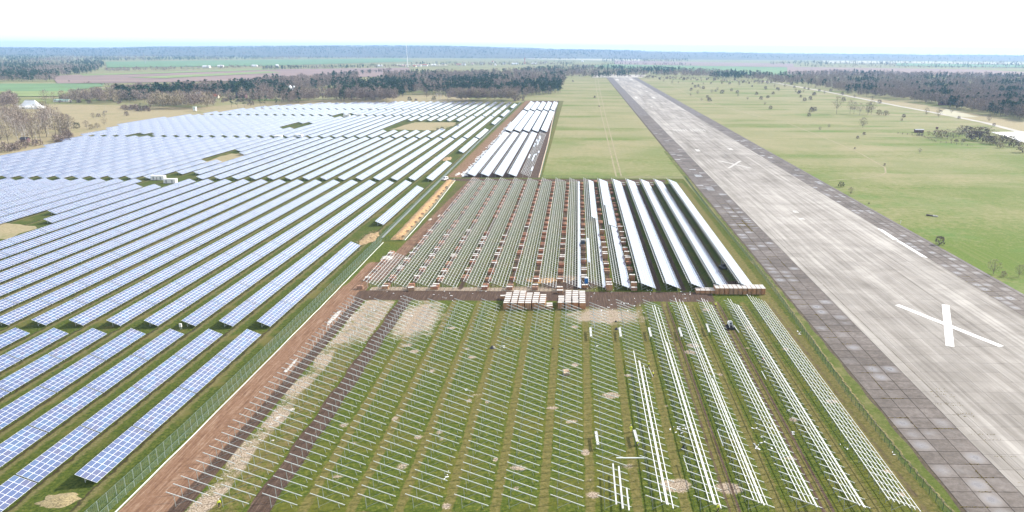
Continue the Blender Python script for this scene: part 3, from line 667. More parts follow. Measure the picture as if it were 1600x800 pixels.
for i in range(16):
    lb=ulab.get(i,'long bare rack with seven rails, %s from the left beyond the dirt road'%ordw(i))
    y0=UY0; n=UN
    if i==0: n=15
    step=RP
    ln=(n-1)*RP
    t=rack(i,y0,n,[],lb,'long racks beyond the pallet stacks',posts=False)
    pb=MB()
    for r in range(n):
        M_=Matrix.Translation((0,r*RP,0)); pb.add(rpost,M_).add(fpost,M_).add(brace,M_)
    tag(obj('post',pb.mesh('posts','galvanised_steel'),t),kind='stuff')
    stag=.0
    for ri,uu in enumerate(U7):
        s=.0
        a=-1.0-(0 if i<11 else 0); b=ln+1+random.uniform(-.5,.8)
        obj('rail',rail_mesh(b-a,.12),t,rp(uu,a,0),(0,rt,0))
    def madd(cols,v0,v1): tag(obj('module',modules(cols,v0,v1),t),kind='stuff')
    e=ln+1
    if i==8: madd([5],-.8,e)
    if i==9: madd([5],-.8,e*.5); madd([0],26,66); madd([3,4,5],e*.5,e)
    if i==9: pass
    if i==10: madd([3,4,5],-.8,e*.42); madd([2,3,4,5],e*.42,e*.62); madd([1,2,3,4,5],e*.62,e)
    if i==11: madd([1,2,3,4,5],-.8,e)
    if i>11: madd([1,2,3,4,5],-.8,e)
# far block of five rows
FX=[-76.9+9.5*i for i in range(5)]
for s,(a,b) in enumerate(((499,768),(784,1046),(1064,1228))):
    for i in range(5):
        covered=not(s==0 and i==4)
        t=thing('panel_row',('long white panel row, %s from the left in the %s block behind the racks'%(ordw(i+1),('near','middle','far')[s])) if covered else 'bare long rack with scattered modules, right end of the near block by the pale track','panel row',(FX[i],a,0),0,'panel rows beyond the racks')
        n=int((b-a)/5.68); rb=MB(); pb=MB()
        for r in range(n):
            M_=Matrix.Translation((0,r*5.68,0)); rb.add(rafter,M_); pb.add(rpost,M_)
        tag(obj('rafter',rb.mesh('rafters','galvanised_steel'),t),kind='stuff'); tag(obj('post',pb.mesh('posts','galvanised_steel'),t),kind='stuff')
        for uu in (U7 if s==0 else U7[::2]): obj('rail',rail_mesh(b-a,.15),t,rp(uu,0,0),(0,rt,0))
        if covered: tag(obj('module',modules([1,2,3,4,5] if s==0 and i<4 else [0,1,2,3,4,5],0,b-a),t),kind='stuff')
        else:
            for w in range(14):
                v=random.uniform(5,b-a-30); tag(obj('module',modules([random.randrange(6)],v,v+random.uniform(4,25)),t),kind='stuff')
m=N('dusty_white',.9,spec=.2); m.col(m.ramp(m.noise(1.2,4,.75),[(.38,(.28,.22,.17)),(.5,(.5,.46,.42)),(.62,(.72,.70,.67))]))
plain('bank_sand',(.40,.25,.12),.95,0,.35,.9)
plain('verge_weed',(.17,.145,.05),.95,0,.5,1.)
plain('dry_mound',(.26,.21,.11),.95,0,.5,3.)
# ------------------------------------------------------------------ fences
def fence(name,label,pts,h,post,wire,step=2.6,parts_cap=90,group=None,mesh=True,lean=0.):
    t=thing(name,label,'fence',(0,0,0),0,group); P=[]
    for a,b in zip(pts[:-1],pts[1:]):
        a=Vector(a);b=Vector(b); n=max(1,int((b-a).length/step))
        for k in range(n): P.append(a+(b-a)*k/n)
    P.append(Vector(pts[-1]))
    P.sort(key=lambda p:p.length); near=P[:parts_cap]; far=P[parts_cap:]
    pmh=MB().box(-.035,.035,-.035,.035,0,h).mesh('post',post)
    for p in near: obj('post',pmh,t,(p.x,p.y,0))
    if far: tag(obj('post',scatter_mb([(p.x,p.y) for p in far],h).mesh('posts',post),t),kind='stuff')
    mb=MB(); base=[Vector(q) for q in pts]
    for a,b in zip(base[:-1],base[1:]):
        n=max(1,int((b-a).length/ (step*4))); 
        nrow=9
        for z in [h*(k+.5)/nrow for k in range(nrow)]+[h-.02]:
            mb.bar((a.x,a.y,z),(b.x,b.y,z),.03 if z<h-.1 else .05,n=3)
        L_=(b-a).length; m_=int(L_/.55) if L_<500 else int(L_/2.)
        for k in range(m_):
            p=a+(b-a)*(k/m_); mb.bar((p.x,p.y,0),(p.x,p.y,h),.024,n=3)
    tag(obj('wire_mesh',mb.mesh('wire_mesh',wire),t),kind='stuff')
    return t
def scatter_mb(P,h,w=.05):
    mb=MB()
    for x,y in P: mb.box(x-w,x+w,y-w,y+w,0,h)
    return mb
fence('mesh_fence','tall grey-green wire mesh fence along the edge of the finished solar field',[(-90.9,112),(-89.6,150),(-89.8,240),(-90.4,330),(-91.2,480),(-93,700),(-94,1230)],2.3,'fence_post_grey','fence_wire')
fence('mesh_fence','lower second wire fence between the tall mesh fence and the dirt road',[(-88.9,112),(-88.0,150),(-88.3,240),(-88.9,322)],1.5,'fence_post_grey','fence_wire',2.6)
fence('green_fence','dark green wire fence between the building site and the runway slabs',[(71.4,112),(69.9,140),(69.6,170),(71.2,215),(72.6,255),(73.2,300),(72.8,380),(73.6,450),(74.5,497)],2.0,'fence_green','fence_green',2.5)
fence('green_fence','dark fence across the far end of the long racks before the meadow',[(74.5,497),(20,496.5),(-26,497.5)],2.,'fence_green','fence_green',3)
fence('mesh_fence','pale fence with sand strip right of the far panel rows',[(-25.5,499),(-27,700),(-30,900),(-35,1285)],2.,'fence_post_grey','fence_wire',4)
fence('mesh_fence','short dark fence closing the earth bank beside the dirt road',[(-89.5,324),(-79.8,324.5)],2.,'fence_green','fence_green',1.6)
fence('mesh_fence','pale fence along the foot of the orange earth bank',[(-79.8,324.5),(-80.2,400),(-82.5,487)],1.8,'fence_post_grey','fence_wire',2.6)
def kerb(name,label,pts,w,h,mat,cat='kerb'):
    mb=MB()
    for a,b in zip(pts[:-1],pts[1:]):
        a=Vector(a);b=Vector(b);d=(b-a).normalized();n=Vector((-d.y,d.x))*w/2
        lo=[(a+n),(a-n),(b-n),(b+n)]
        mb.quad([(p.x,p.y,h) for p in lo]); mb.quad([(lo[0].x,lo[0].y,0),(lo[3].x,lo[3].y,0),(lo[3].x,lo[3].y,h),(lo[0].x,lo[0].y,h)]); mb.quad([(lo[1].x,lo[1].y,h),(lo[2].x,lo[2].y,h),(lo[2].x,lo[2].y,0),(lo[1].x,lo[1].y,0)])
    return tag(obj(name,mb.mesh(name,mat)),label,cat)
def jl(pts,step,amp):
    out=[]; 
    for a,b in zip(pts[:-1],pts[1:]):
        n=max(1,int(math.hypot(b[0]-a[0],b[1]-a[1])/step))
        for k in range(n): out.append((a[0]+(b[0]-a[0])*k/n+random.uniform(-amp,amp),a[1]+(b[1]-a[1])*k/n))
    return out+[pts[-1]]
kerb('foundation_strip','white foundation strip at the foot of the mesh fence by the dirt road',jl([(-87.4,112),(-87.1,150),(-87.3,240),(-88.2,322)],6,.06),.3,.08,'white_kerb')
kerb('foundation_strip','white strip between the earth bank and the muddy road',jl([(-79.3,326),(-79.8,400),(-82,486)],8,.1),.4,.08,'white_kerb')
kerb('foundation_strip','pale sand strip beside the fence right of the far panel rows',jl([(-26.3,500),(-27.8,700),(-30.8,900),(-35.8,1285)],12,.1),.9,.08,'pale_sand')
kerb('foundation_strip','bluish gravel strip along the far stretch of the mesh fence',jl([(-91.,330),(-92.2,480),(-94,700),(-95.5,1230)],12,.1),1.0,.06,'tarp_grey')
kerb('verge_strip','straw coloured weedy strip between green fence and runway slabs',jl([(73.0,112),(71.6,140),(71.4,170),(72.7,215),(74.,255),(74.6,300),(74.6,380),(75.6,470)],.9,.3),.5,.1,'verge_weed','verge')

# ------------------------------------------------------------------ earth bank, heaps, scraps
def heap(name,label,cx,cy,rx,ry,h,mat,seed=0,cat='heap',rz=0,kind=None,n=14,rings=5,rough=.35):
    r=random.Random(seed); mb=MB(); V=[(0,0,h)]
    for k in range(1,rings+1):
        f=k/rings
        for i in range(n):
            a=2*math.pi*i/n; q=1+r.uniform(-.38,.3)*f
            z=h*(math.cos(f*math.pi)+1)/2*(1+r.uniform(-rough,rough)*(1 if k<rings else 0)) if k<rings else -.05
            V.append((math.cos(a)*rx*f*q,math.sin(a)*ry*f*q,z))
    mb.v=V
    for i in range(n): mb.f.append((0,1+i,1+(i+1)%n)); mb.mi.append(0)
    for k in range(rings-1):
        for i in range(n):
            a=1+k*n+i; b=1+k*n+(i+1)%n; mb.f.append((a,a+n,b+n,b)); mb.mi.append(0)
    o=obj(name,mb.mesh(name,mat,True),None,(cx,cy,0),(0,0,rz)); tag(o,label,cat); 
    if kind: o['kind']=kind
    return o
bm_=MB(); V=[]
ys=[326+k*4 for k in range(41)]
for y in ys:
    xc=-83.2-.01*(y-326); e=min(1,(y-325)/8,(487-y)/6)
    for dx,z in ((-3.1,-.05),(-1.8,.9),(-.4,1.5),(1.0,1.2),(2.3,.5),(3.0,-.05)):
        V.append((xc+dx+random.uniform(-.25,.25),y,max(-.05,z*e+random.uniform(-.15,.15))))
bm_.v=V
for j in range(len(ys)-1):
    for i in range(5): a=j*6+i; bm_.f.append((a,a+1,a+7,a+6)); bm_.mi.append(0)
tag(obj('earth_bank',bm_.mesh('earth_bank','bank_sand',True)),'long orange sandy earth bank with small dark bushes along its right foot','earth bank')
x,y=G(577,366); 
def chips_heap(label,cx,cy,rx,ry,n,rz=0,mat='wood_chips'):
    t=heap('chip_heap',label,cx,cy,rx,ry,.35,mat,3,rz=rz)
    mb=MB()
    for _ in range(n):
        a=random.uniform(0,6.28); r_=math.sqrt(random.random()); l=random.uniform(.5,1.6); b=random.uniform(0,6.3); p=(math.cos(a)*rx*r_,math.sin(a)*ry*r_,.3*(1-r_)+.08)
        mb.bar(p,(p[0]+math.cos(b)*l,p[1]+math.sin(b)*l,p[2]+random.uniform(0,.4)),.08,n=3)
    tag(obj('stick',mb.mesh('sticks','pallet_wood'),t),kind='stuff'); return t
chips_heap('tan heap of wood chips and sticks between solar tables near the bent fence',-96.5,330,4.2,15,260)
x,y=G(703,248); chips_heap('small tan chip heap beside the far stretch of mesh fence',x-2,y,4,14,60)
heap('dry_grass_mound','pale dry grass mound at the bottom left beside the solar row',G(92,782)[0],G(92,782)[1],4.4,3.,.5,'dry_mound',5,'mound')
x,y=G(868,437); t=chips_heap('brushwood and dirt heap in front of the racks behind the pallet stacks',x-4,y-1,9,4,240,mat='sand')
x,y=G(895,436); chips_heap('smaller brushwood heap left of the blue portable toilet',x,y+1,4.5,3.5,150)
# lime-white dusty patches and plastic scraps
k=0
for (px,py,rx,ry,h,lb) in ((513,497,1.1,9,.12,'long white lime streak beside the dark strip, upper one'),(447,570,.7,6,.08,'white lime streak beside the dark strip, lower one'),(437,580,.7,1.5,.2,'small white lime patch right of the brown road'),(605,403,3,6,.35,'white dusty heap at the corner of the short rack'),(672,343,1.0,3.4,.2,'white plastic pile on the muddy road by the bank'),(686,337,.7,4,.2,'second white plastic pile near the bank'),(715,272,2.,8,.5,'white debris heap at the top corner of the muddy yard'),(457,640,.8,1.,.12,'white sheet scrap on the frames left of the mud track'),(434,653,.7,1.3,.12,'white torn sheet scrap near the dark strip'),(424,662,.6,.8,.1,'pale scrap close to the torn white sheet'),(426,688,.5,.5,.1,'small pale scrap left of the mud track')):
    x,y=G(px,py); x+=1.6 if k in (0,1,2) else 0; heap('debris_heap' if h>.2 else 'scrap_sheet',lb,x,y,rx,ry,h,'dusty_white',k,'debris'); k+=1
mb=MB()
for _ in range(260):
    y=random.uniform(500,900); x=-79.5+random.gauss(0,1.1)-(y-500)*.001; s_=random.uniform(.2,.9)
    mb.box(x-s_,x+s_,y-s_*1.5,y+s_*1.5,.03,random.uniform(.1,.5))
tag(obj('packing_debris',mb.mesh('packing_debris','tarp_white')),'white packing debris scattered along the left edge of the far panel rows','debris',kind='stuff')
mb=MB()
for (px,py,n_,sp) in ((1207,700,6,2.2),(1185,672,5,2.5),(1240,679,3,.8),(1321,700,3,.7),(1394,708,2,.4),(1236,642,2,.5),(1062,677,12,2.0),(1186,690,7,2.2),(730,609,3,.6),(934,541,2,.3),(700,743,4,.8),(785,543,4,1.),(770,542,2,.3),(1248,519,4,.6),(1250,522,3,.4),(1130,540,2,1),(600,458,8,6),(690,452,10,7),(760,450,12,6),(945,452,12,6),(1010,455,9,5),(1060,460,8,4),(700,470,6,4),(950,478,14,6),(990,480,8,4),(640,480,6,5),(540,500,8,4)):
    x,y=G(px,py)
    for _ in range(n_):
        a,b=x+random.gauss(0,sp*.6),y+random.gauss(0,sp); w=random.uniform(.12,.4); an=random.uniform(0,3.1)
        M_=Matrix.Translation((a,b,.05))@Matrix.Rotation(an,4,'Z'); mb.box(-w,w,-w*.4,w*.4,0,.08,0,M_)
tag(obj('packing_scrap',mb.mesh('packing_scrap','tarp_white')),'small white packing scraps littering the grass around the railed racks','litter',kind='stuff')

# ------------------------------------------------------------------ pallets of cartons
def pallet_mb(w,l):
    mb=MB()
    for k in range(3): y=(l-.1)*k/2; mb.box(0,w,y,y+.1,0,.09)
    for k in range(5): x=(w-.12)*k/4; mb.box(x,x+.12,0,l,.09,.12)
    return mb
PM=pallet_mb(2.2,1.3).mesh('pallet','pallet_wood')
CM1=MB().box(.03,2.17,.03,1.27,.12,1.2).mesh('carton','cardboard'); CM2=MB().box(.03,2.17,.03,1.27,1.22,2.3).mesh('carton','cardboard')
RM1=MB().box(.03,2.17,.03,1.27,.12,1.2).mesh('carton','red_carton')
LID=lambda z:MB().box(.0,2.2,.0,1.3,z,z+.06).mesh('lid','white_wrap')
LID1,LID2=LID(1.2),LID(2.3)
STR=lambda z:MB().box(.5,.56,-.005,1.305,.12,z).box(1.64,1.70,-.005,1.305,.12,z).mesh('strap','strap_dark')
ST1,ST2=STR(1.205),STR(2.305)
def stack(label,x,y,rz,two,red=False,lid=True,group='pallets of cartons',sx=1.):
    t=thing('pallet_stack',label,'pallet',(x,y,.02),rz,group); t.scale=(sx,1,1)
    obj('pallet',PM,t); obj('carton',RM1 if red else CM1,t)
    if two: obj('carton',CM2,t)
    if lid: obj('lid',LID2 if two else LID1,t); obj('strap',ST2 if two else ST1,t)
    return t
# big double group in front of the brown track
def cluster(x0,y0,cols,nm):
    for c,(n,yo) in enumerate(cols):
        for k in range(n):
            stack('%s carton stack from the front in the %s column of the %s pallet group'%(ordw(k+1),ordw(c+1),nm),x0+c*2.42+random.uniform(-.06,.06),y0+yo+k*1.95+random.uniform(-.08,.08),random.uniform(-.03,.03),True if n>2 else False,sx=.93,group='carton stacks beside the brown track')
x,y=G(787,483); cluster(x,y-.3,[(6,0),(7,.2),(7,.1),(6,0),(6,.3),(5,.2),(2,.4)],'left')
x,y=G(872,482.5); cluster(x,y-.3,[(4,0),(7,.2),(7,.1),(7,-.2)],'right')
stack('lone low carton pallet left of the left pallet group',G(782,468)[0],G(782,468)[1],.1,False); stack('lone pale carton at the back of the right pallet group',G(870,459)[0],G(870,459)[1],0,False)
# line of pallets at the fence end
x,y=G(1087,457.5)
for k in range(4):
    for j in range(2): stack('%s low pallet from the left in the %s short line before the covered racks'%(ordw(k+1),('front','rear')[j]),x+k*1.75,y-1.+j*2.0,0,False,sx=.72)
x,y=G(1117,458.5)
for k in range(11):
    for j in range(3): stack('%s tall carton stack from the left, %s rank of the long line by the fence'%(ordw(k+1),('front','middle','rear')[j]),x+k*1.66,y-1.1+j*1.6,0,True,group='carton stacks in the long line by the fence',sx=.66)
for (px,py,lb) in ((638,455,'flat pale carton on the soil below the third rack'),(673,453,'pale carton pair on the soil below the fourth rack')):
    a=G(px,py); stack(lb,a[0],a[1],.3,False)
# pallets in the aisles of the long racks
ais_=[]
for i in range(0,12):
    y=UY0-1.0; c=0
    top=480 if i>3 else (300 if i==0 else 478)
    while y<top:
        pr=2 if (i*3+c)%4 else 1
        for q in range(pr):
            if (i==9 and c==0) or random.random()<(.08 if y<340 else .35): c+=1; continue
            c+=1
            ais='aisle left of corner rack' if i==0 else 'aisle left of %s long rack from the left'%ordw(i+1) if i<8 else 'aisle left of the %s long rack'%('first partly covered','blue toilet','half covered','first fully covered')[i-8]
            white=random.random()<(.45 if i>=9 else .15)
            ais_.append((y+q*2.7,i,c,ais,white,XR[i]-2.45+random.uniform(-.15,.15)))
        y+=random.uniform(9.,12.5)
ais_.sort(key=lambda a:a[0])
for (y,i,c,ais,white,x) in ais_[:185]:
    stack('%s carton pallet from near end, %s'%(ordw(c),ais),x,y,random.uniform(-.05,.05),white and i>9,red=not white,lid=white or random.random()<.3,group='carton pallets in the rack aisles')
pb=MB().box(0,2.2,0,1.3,0,.12,0).box(.03,2.17,.03,1.27,.12,1.2,1)
tag(scatter('pallet_stack',[pb],[(0,x,y,.02,random.uniform(-.05,.05),1,1) for (y,i,c,ais,w,x) in ais_[185:]],['pallet_wood','red_carton']),'far carton pallets lined up in the aisles between the long racks','pallets',kind='stuff')
for i in (13,14,12):
    for k in range(2): stack('pallet at the far end of the %s covered rack aisle, %s from the back'%(ordw(i-10),ordw(k+1)),XR[i]-2.4,474-k*6,random.uniform(-.1,.1),False,red=k%2==0,group='carton pallets in the rack aisles')

# ------------------------------------------------------------------ people
def hand(mb,p,d,s):
    """small palm with four fingers and a thumb, d = pointing direction"""
    d=Vector(d).normalized(); side=d.cross(Vector((0,0,1)));
    side=(side if side.length>.1 else Vector((1,0,0))).normalized()*s; p=Vector(p)
    mb.bar(p,p+d*.09,.075,.03,w2=.07)
    for k,l in zip((-1.5,-.5,.5,1.5),(.065,.08,.075,.055)):
        a=p+d*.09+side*k*.018; b=a+d*l*.6; c=b+d*l*.5+Vector((0,0,-.012)); mb.bar(a,b,.017,n=3); mb.bar(b,c,.015,n=3)
    a=p+d*.03+side*.035; mb.bar(a,a+(d*.6+side*.8)*.055,.02,n=3)
def limb(mb,pts,rs,n=6):
    """one tapered tube through the points"""
    P=[Vector(p) for p in pts]; base=len(mb.v)
    for i,p in enumerate(P):
        d=(P[min(i+1,len(P)-1)]-P[max(i-1,0)]).normalized(); up=Vector((0,1,0)) if abs(d.y)<.8 else Vector((0,0,1))
        a=d.cross(up).normalized(); b=a.cross(d); r=rs[i]; ra,rb=(r if isinstance(r,tuple) else (r,r))
        for k in range(n):
            an=2*math.pi*k/n; mb.v.append(tuple(p+a*math.cos(an)*ra+b*math.sin(an)*rb))
    for i in range(len(P)-1):
        for k in range(n):
            j=(k+1)%n; mb.f.append((base+i*n+k,base+i*n+j,base+(i+1)*n+j,base+(i+1)*n+k)); mb.mi.append(0)
    mb.f.append(tuple(base+k for k in reversed(range(n)))); mb.mi.append(0); e=base+(len(P)-1)*n; mb.f.append(tuple(e+k for k in range(n))); mb.mi.append(0)
def person(label,x,y,z=0,rz=0,pose='stand',top='hi_vis_yellow',legs='cloth_dark',hat='helmet_white'):
    t=thing('person',label,'person',(x,y,z),rz,'workers on the site')
    cr=pose=='crouch'; hip=Vector((0,0,.5 if cr else .92)); fwd=.35 if cr else (.12 if pose=='bend' else 0)
    sh=hip+Vector((0,-fwd,.46)); hd=sh+Vector((0,-fwd*.5,.30))
    body=MB()
    limb(body,[hip+Vector((0,0,-.08)),hip+Vector((0,0,.12)),sh+Vector((0,0,-.1)),sh,sh+Vector((0,0,.07)),sh+Vector((0,0,.13))],[(.15,.11),(.15,.11),(.20,.13),(.19,.12),(.07,.07),(.055,.055)],8)
    limb(body,[hd+Vector((0,0,-.16)),hd+Vector((0,-.01,-.11)),hd+Vector((0,-.01,-.03)),hd+Vector((0,0,.05)),hd+Vector((0,0,.10))],[.05,(.062,.075),(.075,.09),(.07,.085),(.03,.04)],8)
    body.bar(hd+Vector((0,-.085,-.03)),hd+Vector((0,-.115,-.05)),.025,n=3)             # nose
    for s in (-1,1): body.box(s*.03-.01,s*.03+.01,-.004,.004,-.006,.006,0,Matrix.Translation(hd+Vector((0,-.083,.0)))); body.box(s*.078-.008,s*.078+.008,-.02,.02,-.03,.03,0,Matrix.Translation(hd+Vector((0,.0,-.02))))
    shirt=MB(); trou=MB()
    limb(shirt,[hip+Vector((0,0,-.04)),hip+Vector((0,0,.14)),sh+Vector((0,0,-.1)),sh+Vector((0,0,.03))],[(.17,.13),(.165,.13),(.225,.15),(.15,.11)],8)
    for s in (-1,1):
        S_=sh+Vector((s*.2,0,-.02)); E_=S_+Vector((s*.07,-.08 if pose=='stand' else -.22,-.26 if pose!='carry' else -.24)); Hn=E_+Vector((-s*.02,-.14 if pose=='stand' else -.22,-.22 if pose!='bend' else -.16))
        limb(body,[S_,E_,Hn],[.05,.04,.028],6); limb(shirt,[S_,E_,E_+(Hn-E_)*.8],[.068,.055,.045],6); hand(body,Hn,Hn-E_,s)
        hp=hip+Vector((s*.09,0,-.05)); st=.14*s if pose!='crouch' else 0
        if cr: kn=hp+Vector((s*.08,-.38,.02)); an=Vector((s*.14,-.18,.08))
        else: kn=hp+Vector((s*.02,-.04+st*.5,-.42)); an=Vector((s*.11,st,.08))
        limb(body,[hp,kn,an],[.075,.055,.04],6); limb(trou,[hp+Vector((0,0,.05)),kn,an+Vector((0,0,.03))],[.10,.075,.06],6)
        body.box(-.045,.045,-.17,.08,-.08,.02,0,Matrix.Translation(an))
    o=obj('body',body.mesh('body','skin',True),t)
    obj('jacket',shirt.mesh('jacket',top,True),t); obj('trousers',trou.mesh('trousers',legs,True),t)
    hm_=MB(); limb(hm_,[hd+Vector((0,0,.02)),hd+Vector((0,0,.07)),hd+Vector((0,0,.12)),hd+Vector((0,0,.135))],[(.10,.125),(.095,.115),(.06,.07),(.01,.01)],8); obj('helmet',hm_.mesh('helmet',hat,True),t)
    return t
def pp(label,px,py,**k): x,y=G(px,py,k.get('z',0)); return person(label,x,y,**k)
pp('worker in yellow hi-vis jacket standing by the frames at the bottom left',343,792,rz=.5)
pp('upper of two workers in yellow carrying a steel beam',1013.5,574,rz=1.9,pose='carry',top='hi_vis_yellow')
pp('lower of two workers in yellow carrying a steel beam',1020.5,589,rz=-1.2,pose='carry')
a=G(1013.5,574,1.1); b=G(1020.5,589,1.1); loose('thin steel beam carried between two workers in yellow',b[0],b[1],math.hypot(a[0]-b[0],a[1]-b[1]),math.atan2(-(a[0]-b[0]),a[1]-b[1]),.98,.1)
pp('worker in yellow standing alone beside the small brown patch',985.5,674.5,rz=.2,pose='stand',legs='hi_vis_yellow')
pp('worker crouching at the end of a white rail bundle',996,696,rz=2.,pose='crouch',top='hi_vis_yellow',legs='cloth_white')
pp('worker in yellow jacket at the bottom end of a railed rack',1121.5,799,rz=.4)
pp('worker in yellow walking in the wheel track behind the loader',1118,480,rz=2.6,pose='bend')
pp('worker in pale green among the rails of the rightmost rack',1198,500,rz=.3,top='hi_vis_green',z=.0,pose='bend')
pp('worker in white shirt on the left rail of the rightmost rack',1208,521,rz=.3,top='cloth_white')
pp('worker in red jacket working on the fifth railed rack',1191.5,566,rz=1.,top='cloth_red',pose='bend')
pp('worker in green beside the grey tracked machine',1133,414,rz=.6,top='hi_vis_yellow')
pp('worker in green among the far frames by the brown track',1047,479,rz=.6,top='hi_vis_green',pose='bend')
pp('worker in red near the white module block of the toilet rack',933.5,412,rz=1.6,top='cloth_red')
# dark sacks and boxes
for (px,py,w,c,mat,lb) in ((1067.5,702,.7,.7,'rubber','black sack in the grass left of a thin white rail'),(962,503,.5,.35,'rubber','dark sack on the grass above the far rail bundles'),(963,515,.8,.5,'machine_dark','dark sack pile beside the second rail bundle'),(952,540,.3,.25,'rubber','small black bag left of the long rails'),(864,545,.45,.3,'rubber','black bag in the mown aisle at centre'),(853,544,.3,.2,'rubber','little dark bag beside the black bag'),(769.5,544,1.,.6,'machine_dark','dark tool case with a white bag on it'),(488.5,770,.5,.4,'rubber','x') ,(885,585,.8,.85,'cardboard','open tan carton standing alone in the frames')):
    if lb=='x': continue
    x,y=G(px,py); heap('sack' if mat!='cardboard' else 'open_carton',lb,x,y,w,w*.8,c*1.6,mat,int(px),'sack' if mat!='cardboard' else 'carton',n=9,rings=3) if mat!='cardboard' else tag(obj('open_carton',MB().box(-w,w,-w,-w+.05,0,c).box(-w,w,w-.05,w,0,c).box(-w,-w+.05,-w,w,0,c).box(w-.05,w,-w,w,0,c).box(-w,w,-w,w,.0,.5).quad([(-w,w,c),(w,w,c),(w*1.1,w*1.5,c+.2),(-w*1.1,w*1.5,c+.2)]).mesh('open_carton','pale_sand'),None,(x,y,.02),(0,0,.2)),lb,'carton')

# ------------------------------------------------------------------ machines
def track_unit(t,x,l=2.4,w=.4,h=.75):
    mb=MB(); pr=[(-l/2,h*.45),(-l/2+.3,h*.05),(l/2-.3,h*.05),(l/2,h*.45),(l/2-.25,h),(-l/2+.25,h)]
    a=[(x-w/2,p,q) for p,q in pr]; b=[(x+w/2,p,q) for p,q in pr]; mb.quad(a[::-1]); mb.quad(b)
    for i in range(6): j=(i+1)%6; mb.quad([a[i],a[j],b[j],b[i]])
    for k in range(9): yy=-l/2+.35+k*(l-.7)/8; mb.box(x-w/2-.02,x+w/2+.02,yy-.05,yy+.05,h-.01,h+.04)
    obj('track',mb.mesh('track','rubber'),t)
def wedge(y0,y1,x,z0,z1,yt0,yt1,mat,nm,t):
    mb=MB(); a=[(-x,y0,z0),(x,y0,z0),(x,y1,z0),(-x,y1,z0)]; b=[(-x*.88,yt0,z1),(x*.88,yt0,z1),(x*.88,yt1,z1),(-x*.88,yt1,z1)]
    mb.quad(a[::-1]).quad(b)
    for i in range(4): j=(i+1)%4; mb.quad([a[i],a[j],b[j],b[i]])
    return obj(nm,mb.mesh(nm,mat),t)
x,y=G(1140.5,512); L_=thing('tracked_loader','small tracked loader with white cab and dark glass in the wheel tracks','loader',(x,y,.03),.12)
track_unit(L_,-.85); track_unit(L_,.85)
wedge(-1.1,1.25,.62,.45,1.15,-1.0,1.15,'machine_dark','chassis',L_); wedge(-.75,.85,.62,1.15,2.05,-.45,.75,'hull_white','cab',L_); wedge(-.50,.80,.60,2.05,2.12,-.45,.72,'hull_white','roof',L_)
obj('window',MB().quad([(-.42,-.76,1.25),(.42,-.76,1.25),(.40,-.50,1.97),(-.40,-.50,1.97)]).quad([(-.44,-.36,2.13),(.44,-.36,2.13),(.44,.45,2.13),(-.44,.45,2.13)]).mesh('window','window_dark'),L_)
for s in (-.95,.95): obj('lift_arm',MB().bar((s*.62,1.0,1.3),(s*.62,-1.1,1.0),.14).bar((s*.62,-1.1,1.0),(s*.62,-1.6,.45),.12).mesh('lift_arm','hull_white'),L_)
obj('bucket',MB().box(-1.0,1.0,-2.0,-1.95,.1,.75).box(-1.,1.,-2.,-1.5,.1,.16).box(-1.,1.,-1.55,-1.5,.1,.7).mesh('bucket','machine_dark'),L_)
for s in (-.5,.5): obj('headlight',MB().box(s-.08,s+.08,-.82,-.76,1.18,1.26).mesh('headlight','white_wrap'),L_)
obj('engine_cover',MB().box(-.55,.55,.85,1.35,.6,1.55).mesh('engine_cover','hull_white'),L_)
x,y=G(1129,420); M_=thing('tracked_machine','grey tracked machine with open deck parked between covered racks','machine',(x,y,.03),.3)
track_unit(M_,-.9,3.2); track_unit(M_,.9,3.2); wedge(-1.5,1.6,.8,.5,1.2,-1.4,1.5,'machine_grey','chassis',M_); wedge(-1.2,.2,.75,1.2,2.2,-1.,.1,'machine_dark','cab',M_)
obj('mast',MB().box(-.12,.12,1.1,1.35,.9,3.6).mesh('mast','machine_grey'),M_); obj('deck_rail',MB().bar((-.8,.3,1.2),(-.8,.3,1.9),.06).bar((.8,.3,1.2),(.8,.3,1.9),.06).bar((-.8,.3,1.9),(.8,.3,1.9),.06).mesh('deck_rail','machine_grey'),M_)
def vehicle(label,x,y,rz,mat,name='parked_van',cat='van',l=4.8,w=1.9,h=2.0):
    t=thing(name,label,cat,(x,y,.02),rz); wedge(-l/2,l/2,w/2,.35,1.05,-l/2+.1,l/2-.05,mat,'body',t); wedge(-l*.28,l*.46,w/2-.04,1.05,h,-l*.12,l*.44,mat,'cabin',t)
    obj('windscreen',MB().quad([(-w*.38,-l*.275,1.12),(w*.38,-l*.275,1.12),(w*.35,-l*.14,h-.1),(-w*.35,-l*.14,h-.1)]).mesh('windscreen','window_dark'),t)
    for s in (-1,1):
        obj('side_window',MB().quad([(s*(w/2-.02),-l*.2,1.15),(s*(w/2-.02),l*.3,1.15),(s*(w/2-.08),l*.3,h-.25),(s*(w/2-.08),-l*.1,h-.25)][::s]).mesh('side_window','window_dark'),t)
        obj('headlight',MB().box(s*.7-.15,s*.7+.15,-l/2-.02,-l/2+.05,.7,.85).mesh('headlight','white_wrap'),t)
        for yy in (-l*.32,l*.32):
            wm=MB()
            limb(wm,[(s*w/2-.1*s-.1,yy,.34),(s*w/2-.1*s+.1,yy,.34)],[.34,.34],12); wh=obj('wheel',wm.mesh('wheel','rubber'),t)
    return t
x,y=G(911,383); vehicle('dark van parked in the aisle left of the white module block',x,y,.05,'machine_dark')
x,y=G(698,281); vehicle('white van parked at the top of the earth bank by the fence corner',x-1,y,-.4,'hull_white',l=5.2)
x,y=G(1470,174); vehicle('dark car standing on the concrete road before the right wood',x,y,1.3,'machine_dark','parked_car','car',4.4,1.8,1.5)
x,y=G(916,443); T=thing('portable_toilet','bright blue portable toilet beside the half covered rack','toilet',(x,y,.02),.1)
